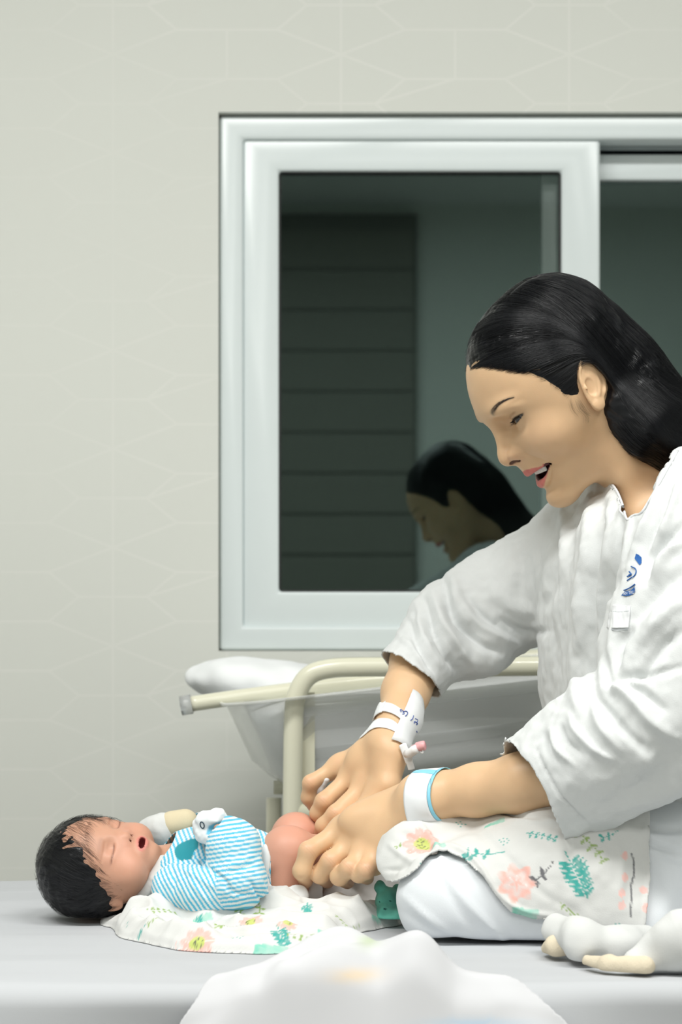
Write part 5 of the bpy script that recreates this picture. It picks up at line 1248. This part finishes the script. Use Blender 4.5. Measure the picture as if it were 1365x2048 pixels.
o = solid(mk('white_bedding', V, F, mat('crumpled_bedding', (.7,.71,.74), .9, 0, attr=True), col=C), .003, 0); sm_ = o.modifiers.new('smooth', 'SMOOTH'); sm_.factor = .6; sm_.iterations = 12; o.modifiers.move(1, 0); tag(o, 'out-of-focus heap of crumpled white bedding spilling over the near edge of the bed', 'bedding')

# ------------------------------------------------------------------ wrist tape, name band, emblem (children of the mother)
def wrap(f, c0, c1, a0, a1, w0, w1, off, n=80, m=10, wob=0, seed=0, ref=(0,-1,0)):
    'strip on a limb: angle from a0 to a1, position along the axis from w0 to w1 (functions of t allowed)'
    ax = unit(A(c1)-A(c0)); e1 = unit(A(ref)-ax*(A(ref)@ax)); e2 = np.cross(ax, e1); L = np.linalg.norm(A(c1)-A(c0)); O, D = [], []
    for i in range(n):
        t = i/(n-1); a = math.radians(a0+(a1-a0)*t); s0 = w0(t) if callable(w0) else w0; s1 = w1(t) if callable(w1) else w1
        for j in range(m):
            O.append(A(c0)+ax*L*(s0+(s1-s0)*j/(m-1))); D.append(math.cos(a)*e1+math.sin(a)*e2)
    O, D = A(O), A(D); r = np.full(len(O), .06)
    for _ in range(60): r -= np.clip(fev(f, O+D*r[:,None]), -.003, .01)*.8
    return O+D*(r+off+wob*noise(O+D*.02, 150, seed))[:,None], grid_faces(n, m)
M_tape = mat('medical_tape', (.80,.82,.83), .7, .3, bump=.1, bscale=1500); M_ink = mat('blue_ink', (.03,.08,.35), .5)
fa_ = P(768,1495,2.06); fb_ = P(812,1395,2.11)
tape = []
tape.append(wrap(far_arm, fa_, fb_, -112, 80, lambda t: .06+.16*math.sin(t*3)*.4-.10*t, lambda t: .30+.05*math.sin(t*4)-.16*t, .0007, wob=.0005, seed=1))
tape.append(wrap(far_arm, fa_, fb_, -120, 90, lambda t: .46-.30*t**1.5, lambda t: .58-.26*t**1.5+.04*math.sin(t*6), .0014, wob=.0005, seed=2))
tape.append(wrap(far_arm, fa_, fb_, -105, -48, lambda t: .40-.02*t, lambda t: .60-.03*math.sin(t*9), .0020, wob=.0004, seed=3))
tape.append(wrap(far_arm, fa_, fb_, 5, 95, lambda t: -.10+.10*t, lambda t: .92-.12*t+.03*math.sin(t*5), .0022, wob=.0004, seed=4))
n0 = 0; VV, FF_ = [], []
for a, b in tape: VV.append(a); FF_.append(b+n0); n0 += len(a)
tv_, tf_ = np.concatenate(VV), np.concatenate(FF_)
fc = lambda p: chain(p, [P(808,1520,2.035), P(820,1530,2.03), P(822,1545,2.03)], [.004,.0035,.002], .002)
tapeobj = solid(mk('wrist_tape', tv_, tf_, M_tape, mother), .0006, 1); tapeobj['label'] = 'white medical tape round the far wrist'
V, F = tube(spline([P(806,1490,2.035), P(815,1512,2.03), P(822,1532,2.03), P(824,1540,2.03)], 6), [.0042]*10+[.0035]*8+[.001], 10); V = A(V); V[:,1] = 2.032+(V[:,1]-2.032)*.2
mk('tape_tail', V, F, M_tape, tapeobj)
mk('port_body', *tube([P(812,1508,2.028), P(820,1507,2.024), P(829,1500,2.02), P(836,1497,2.018)], [.0040,.0048,.0048,.0044], 16), mat('port_white', (.8,.8,.8), .3), tapeobj)
o = mk('port_cap', *tube([P(828,1496,2.027), P(834,1494,2.022), P(835,1494,2.022), P(849,1491,2.018), P(850,1491,2.018)], [.0035,.0036,.0050,.0050,.0044], 18), mat('port_pink', (.80,.42,.44), .35), tapeobj); o['label'] = 'pink injection port cap'
mk('port_loop', *tube(spline([P(838,1502,2.02), P(846,1506,2.017), P(846,1500,2.017)], 6), .0006, 8), M_tape, tapeobj)
def on_tape(x, y): 
    q = surf_at(lambda p: far_arm(p)-.0030, x, y); return q
for st_ in ([(803,1424),(801,1419),(806,1421),(809,1427),(805,1428)], [(806,1424),(812,1422),(816,1425),(814,1430),(811,1432)], [(828,1431),(826,1437),(822,1441)], [(831,1437),(836,1440),(834,1445),(830,1443),(829,1447)], [(834,1445),(836,1448),(833,1449)], [(834,1462),(835,1465)]):
    mk('handwriting', *tube(spline([on_tape(x,y) for x, y in st_], 5), .00042, 6), M_ink, tapeobj)
# name band on the near wrist
na, nb2 = P(846,1592,1.93), P(888,1588,1.915)
w0 = lambda t: .10+.06*math.sin(t*6.28*1.0+.5); 
V, F = wrap(near_arm, na, nb2, -180, 180, lambda t: .02+.10*t*0, lambda t: .95, .0016, n=140, m=12, wob=.0003)
band = solid(mk('name_band', V, F, mat('band_white', (.80,.82,.84), .35), mother), .0006, 1); band['label'] = 'white hospital name band on the near wrist'
V, F = wrap(near_arm, na, nb2, -180, 180, lambda t: .95, lambda t: 1.06, .0012, n=140, m=4, wob=.0003)
o = solid(mk('band_edge', V, F, mat('band_blue', (.25,.62,.80), .35), band), .0006, 1); o['label'] = 'light blue edge'
V, F = wrap(near_arm, na, nb2, -80, -62, lambda t: .05, lambda t: 1.0, .0024, n=12, m=8)
mk('band_edge', V, F, bpy.data.materials['band_blue'], band)
for k in range(7):
    q = [surf_at(lambda p: near_arm(p)-.0024, 862-.0*k+dx, 1556+k*3.1+dy) for dx, dy in ((0,0),(.3,1.8))]; mk('print', *tube(q, .00022, 5), mat('print_grey', (.35,.38,.42), .6), band)
# emblem: blue arcs and lettering on the shirt
M_blue = mat('emblem_blue', (.02,.11,.36), .8)
def shirt_s(p): return shirt_w(p)
def on_shirt(x, y, off=.0016):
    i = _near(x, y); return SV[i]-A([0, off, 0])
SV = np.array([v.co[:] for v in bpy.data.objects['shirt'].data.vertices], float)+A(wloc(bpy.data.objects['shirt'])); SQ = pix(SV)
def _near(x, y):
    d = np.hypot(SQ[:,0]-x, SQ[:,1]-y); c = np.where(d < 6)[0]; return c[np.argmin(SV[c,1]+d[c]*.003)]
def sdepth(x, y):
    d = np.hypot(SQ[:,0]-x, SQ[:,1]-y); c = np.where(d < 7)[0]; mn = SV[c,1].min(); c = c[SV[c,1] < mn+.02]; w = np.exp(-(d[c]/3)**2); return (SV[c,1]*w).sum()/w.sum()
def patch(name, poly, m, par, off=.0012, step=2.0):
    'thin print lying on the shirt'
    poly = A(poly, float); lo = poly.min(0)-step; hi = poly.max(0)+step; gx = np.arange(lo[0],hi[0]+step,step); gy = np.arange(lo[1],hi[1]+step,step)
    X, Y = np.meshgrid(gx, gy, indexing='ij'); Q = np.stack([X.ravel(), Y.ravel()],1); sd = polysd(Q, poly); F = grid_faces(len(gx),len(gy)); F = F[(sd < 0)[F].any(1)]; u, inv = np.unique(F, return_inverse=True); F = inv.reshape(F.shape); Q = Q[u]; sd = sd[u]
    for _ in range(3):
        e = .2; g = np.stack([polysd(Q+A([e,0]),poly)-polysd(Q-A([e,0]),poly), polysd(Q+A([0,e]),poly)-polysd(Q-A([0,e]),poly)],1)/(2*e); mm = sd > 0; Q[mm] -= sd[mm,None]*g[mm]; sd = polysd(Q, poly)
    V = A([P(x, y, sdepth(x, y)-off) for x, y in Q]); return mk(name, V, F, m, par)
sh = bpy.data.objects['shirt']
emb = patch('emblem', [(1273,1107),(1279,1110),(1284,1115),(1284,1126),(1280,1130),(1274,1122),(1270,1117)], M_blue, sh); emb['label'] = 'blue printed hospital emblem'
emb2 = patch('emblem', [(1243,1191),(1250,1183),(1262,1181),(1270,1173),(1271,1184),(1266,1189),(1256,1192)], M_blue, sh, .0012, 1.5)
def pstroke(pts, w, m, par, off=.0018): return mk('emblem_line', *tube([P(x, y, sdepth(x, y)-off) for x, y in spline(pts, 6)], w, 6), m, par)
pstroke([(1263,1133),(1271,1137),(1273,1144),(1269,1152),(1262,1156),(1255,1161)], .00055, M_blue, emb)
pstroke([(1259,1143),(1263,1149),(1255,1153)], .0006, M_blue, emb); pstroke([(1258,1150),(1264,1148)], .0005, M_blue, emb)
pstroke([(1248,1181),(1258,1177),(1266,1172),(1271,1168)], .0006, M_blue, emb)
# letters  ÂN TRU
M_let = mat('letter_white', (.8,.82,.84), .7)
fc_ = bpy.data.curves.new('lettering', 'FONT'); fc_.body = 'ÂN TRU'; fc_.size = 1; fc_.extrude = .02; to = bpy.data.objects.new('tmp', fc_); COL.objects.link(to)
bpy.context.view_layer.update(); tm = to.to_mesh(); TV = A([v.co[:] for v in tm.vertices]); TF_ = [tuple(p.vertices) for p in tm.polygons]; to.to_mesh_clear(); bpy.data.objects.remove(to)
TV = TV-A([TV[:,0].min(),0,0]); TV[:,0] /= TV[:,0].max(); TV[:,1] /= .72
base = [(1247+22*a, 1190.2-3.2*a-8*b*a*.1-6.6*b*.9) for a, b in TV[:,:2]]
V = A([P(x, y, sdepth(x, y)-.0019-.0003*c) for (x, y), c in zip(base, TV[:,2])]); mk('lettering', V, TF_, M_let, emb2, smooth=False)
# chest pocket flap and its seam
pk = patch('pocket', [(1224,1209),(1262,1212),(1258,1256),(1215,1257),(1219,1230)], mat('pocket_cotton', (.72,.735,.75), .85), sh, .0014, 3); solid(pk, .0008, 0)
for pts in ([(1217,1258),(1235,1260),(1257,1258)], [(1222,1222),(1240,1224),(1260,1222)]): pstroke(pts, .0004, mat('seam_grey', (.45,.48,.50), .8), pk, .0016)
mk('neck_trim', *tube([P(x, y, sdepth(x, y)-.0004) for x, y in spline([(1190,962),(1205,958),(1222,966),(1236,985),(1247,1013),(1252,1033),(1258,1040),(1268,1031),(1283,1026),(1300,1000),(1320,965),(1340,930),(1356,902)], 6)], .0013, 8), mat('trim_cotton', (.70,.715,.73), .85), sh)
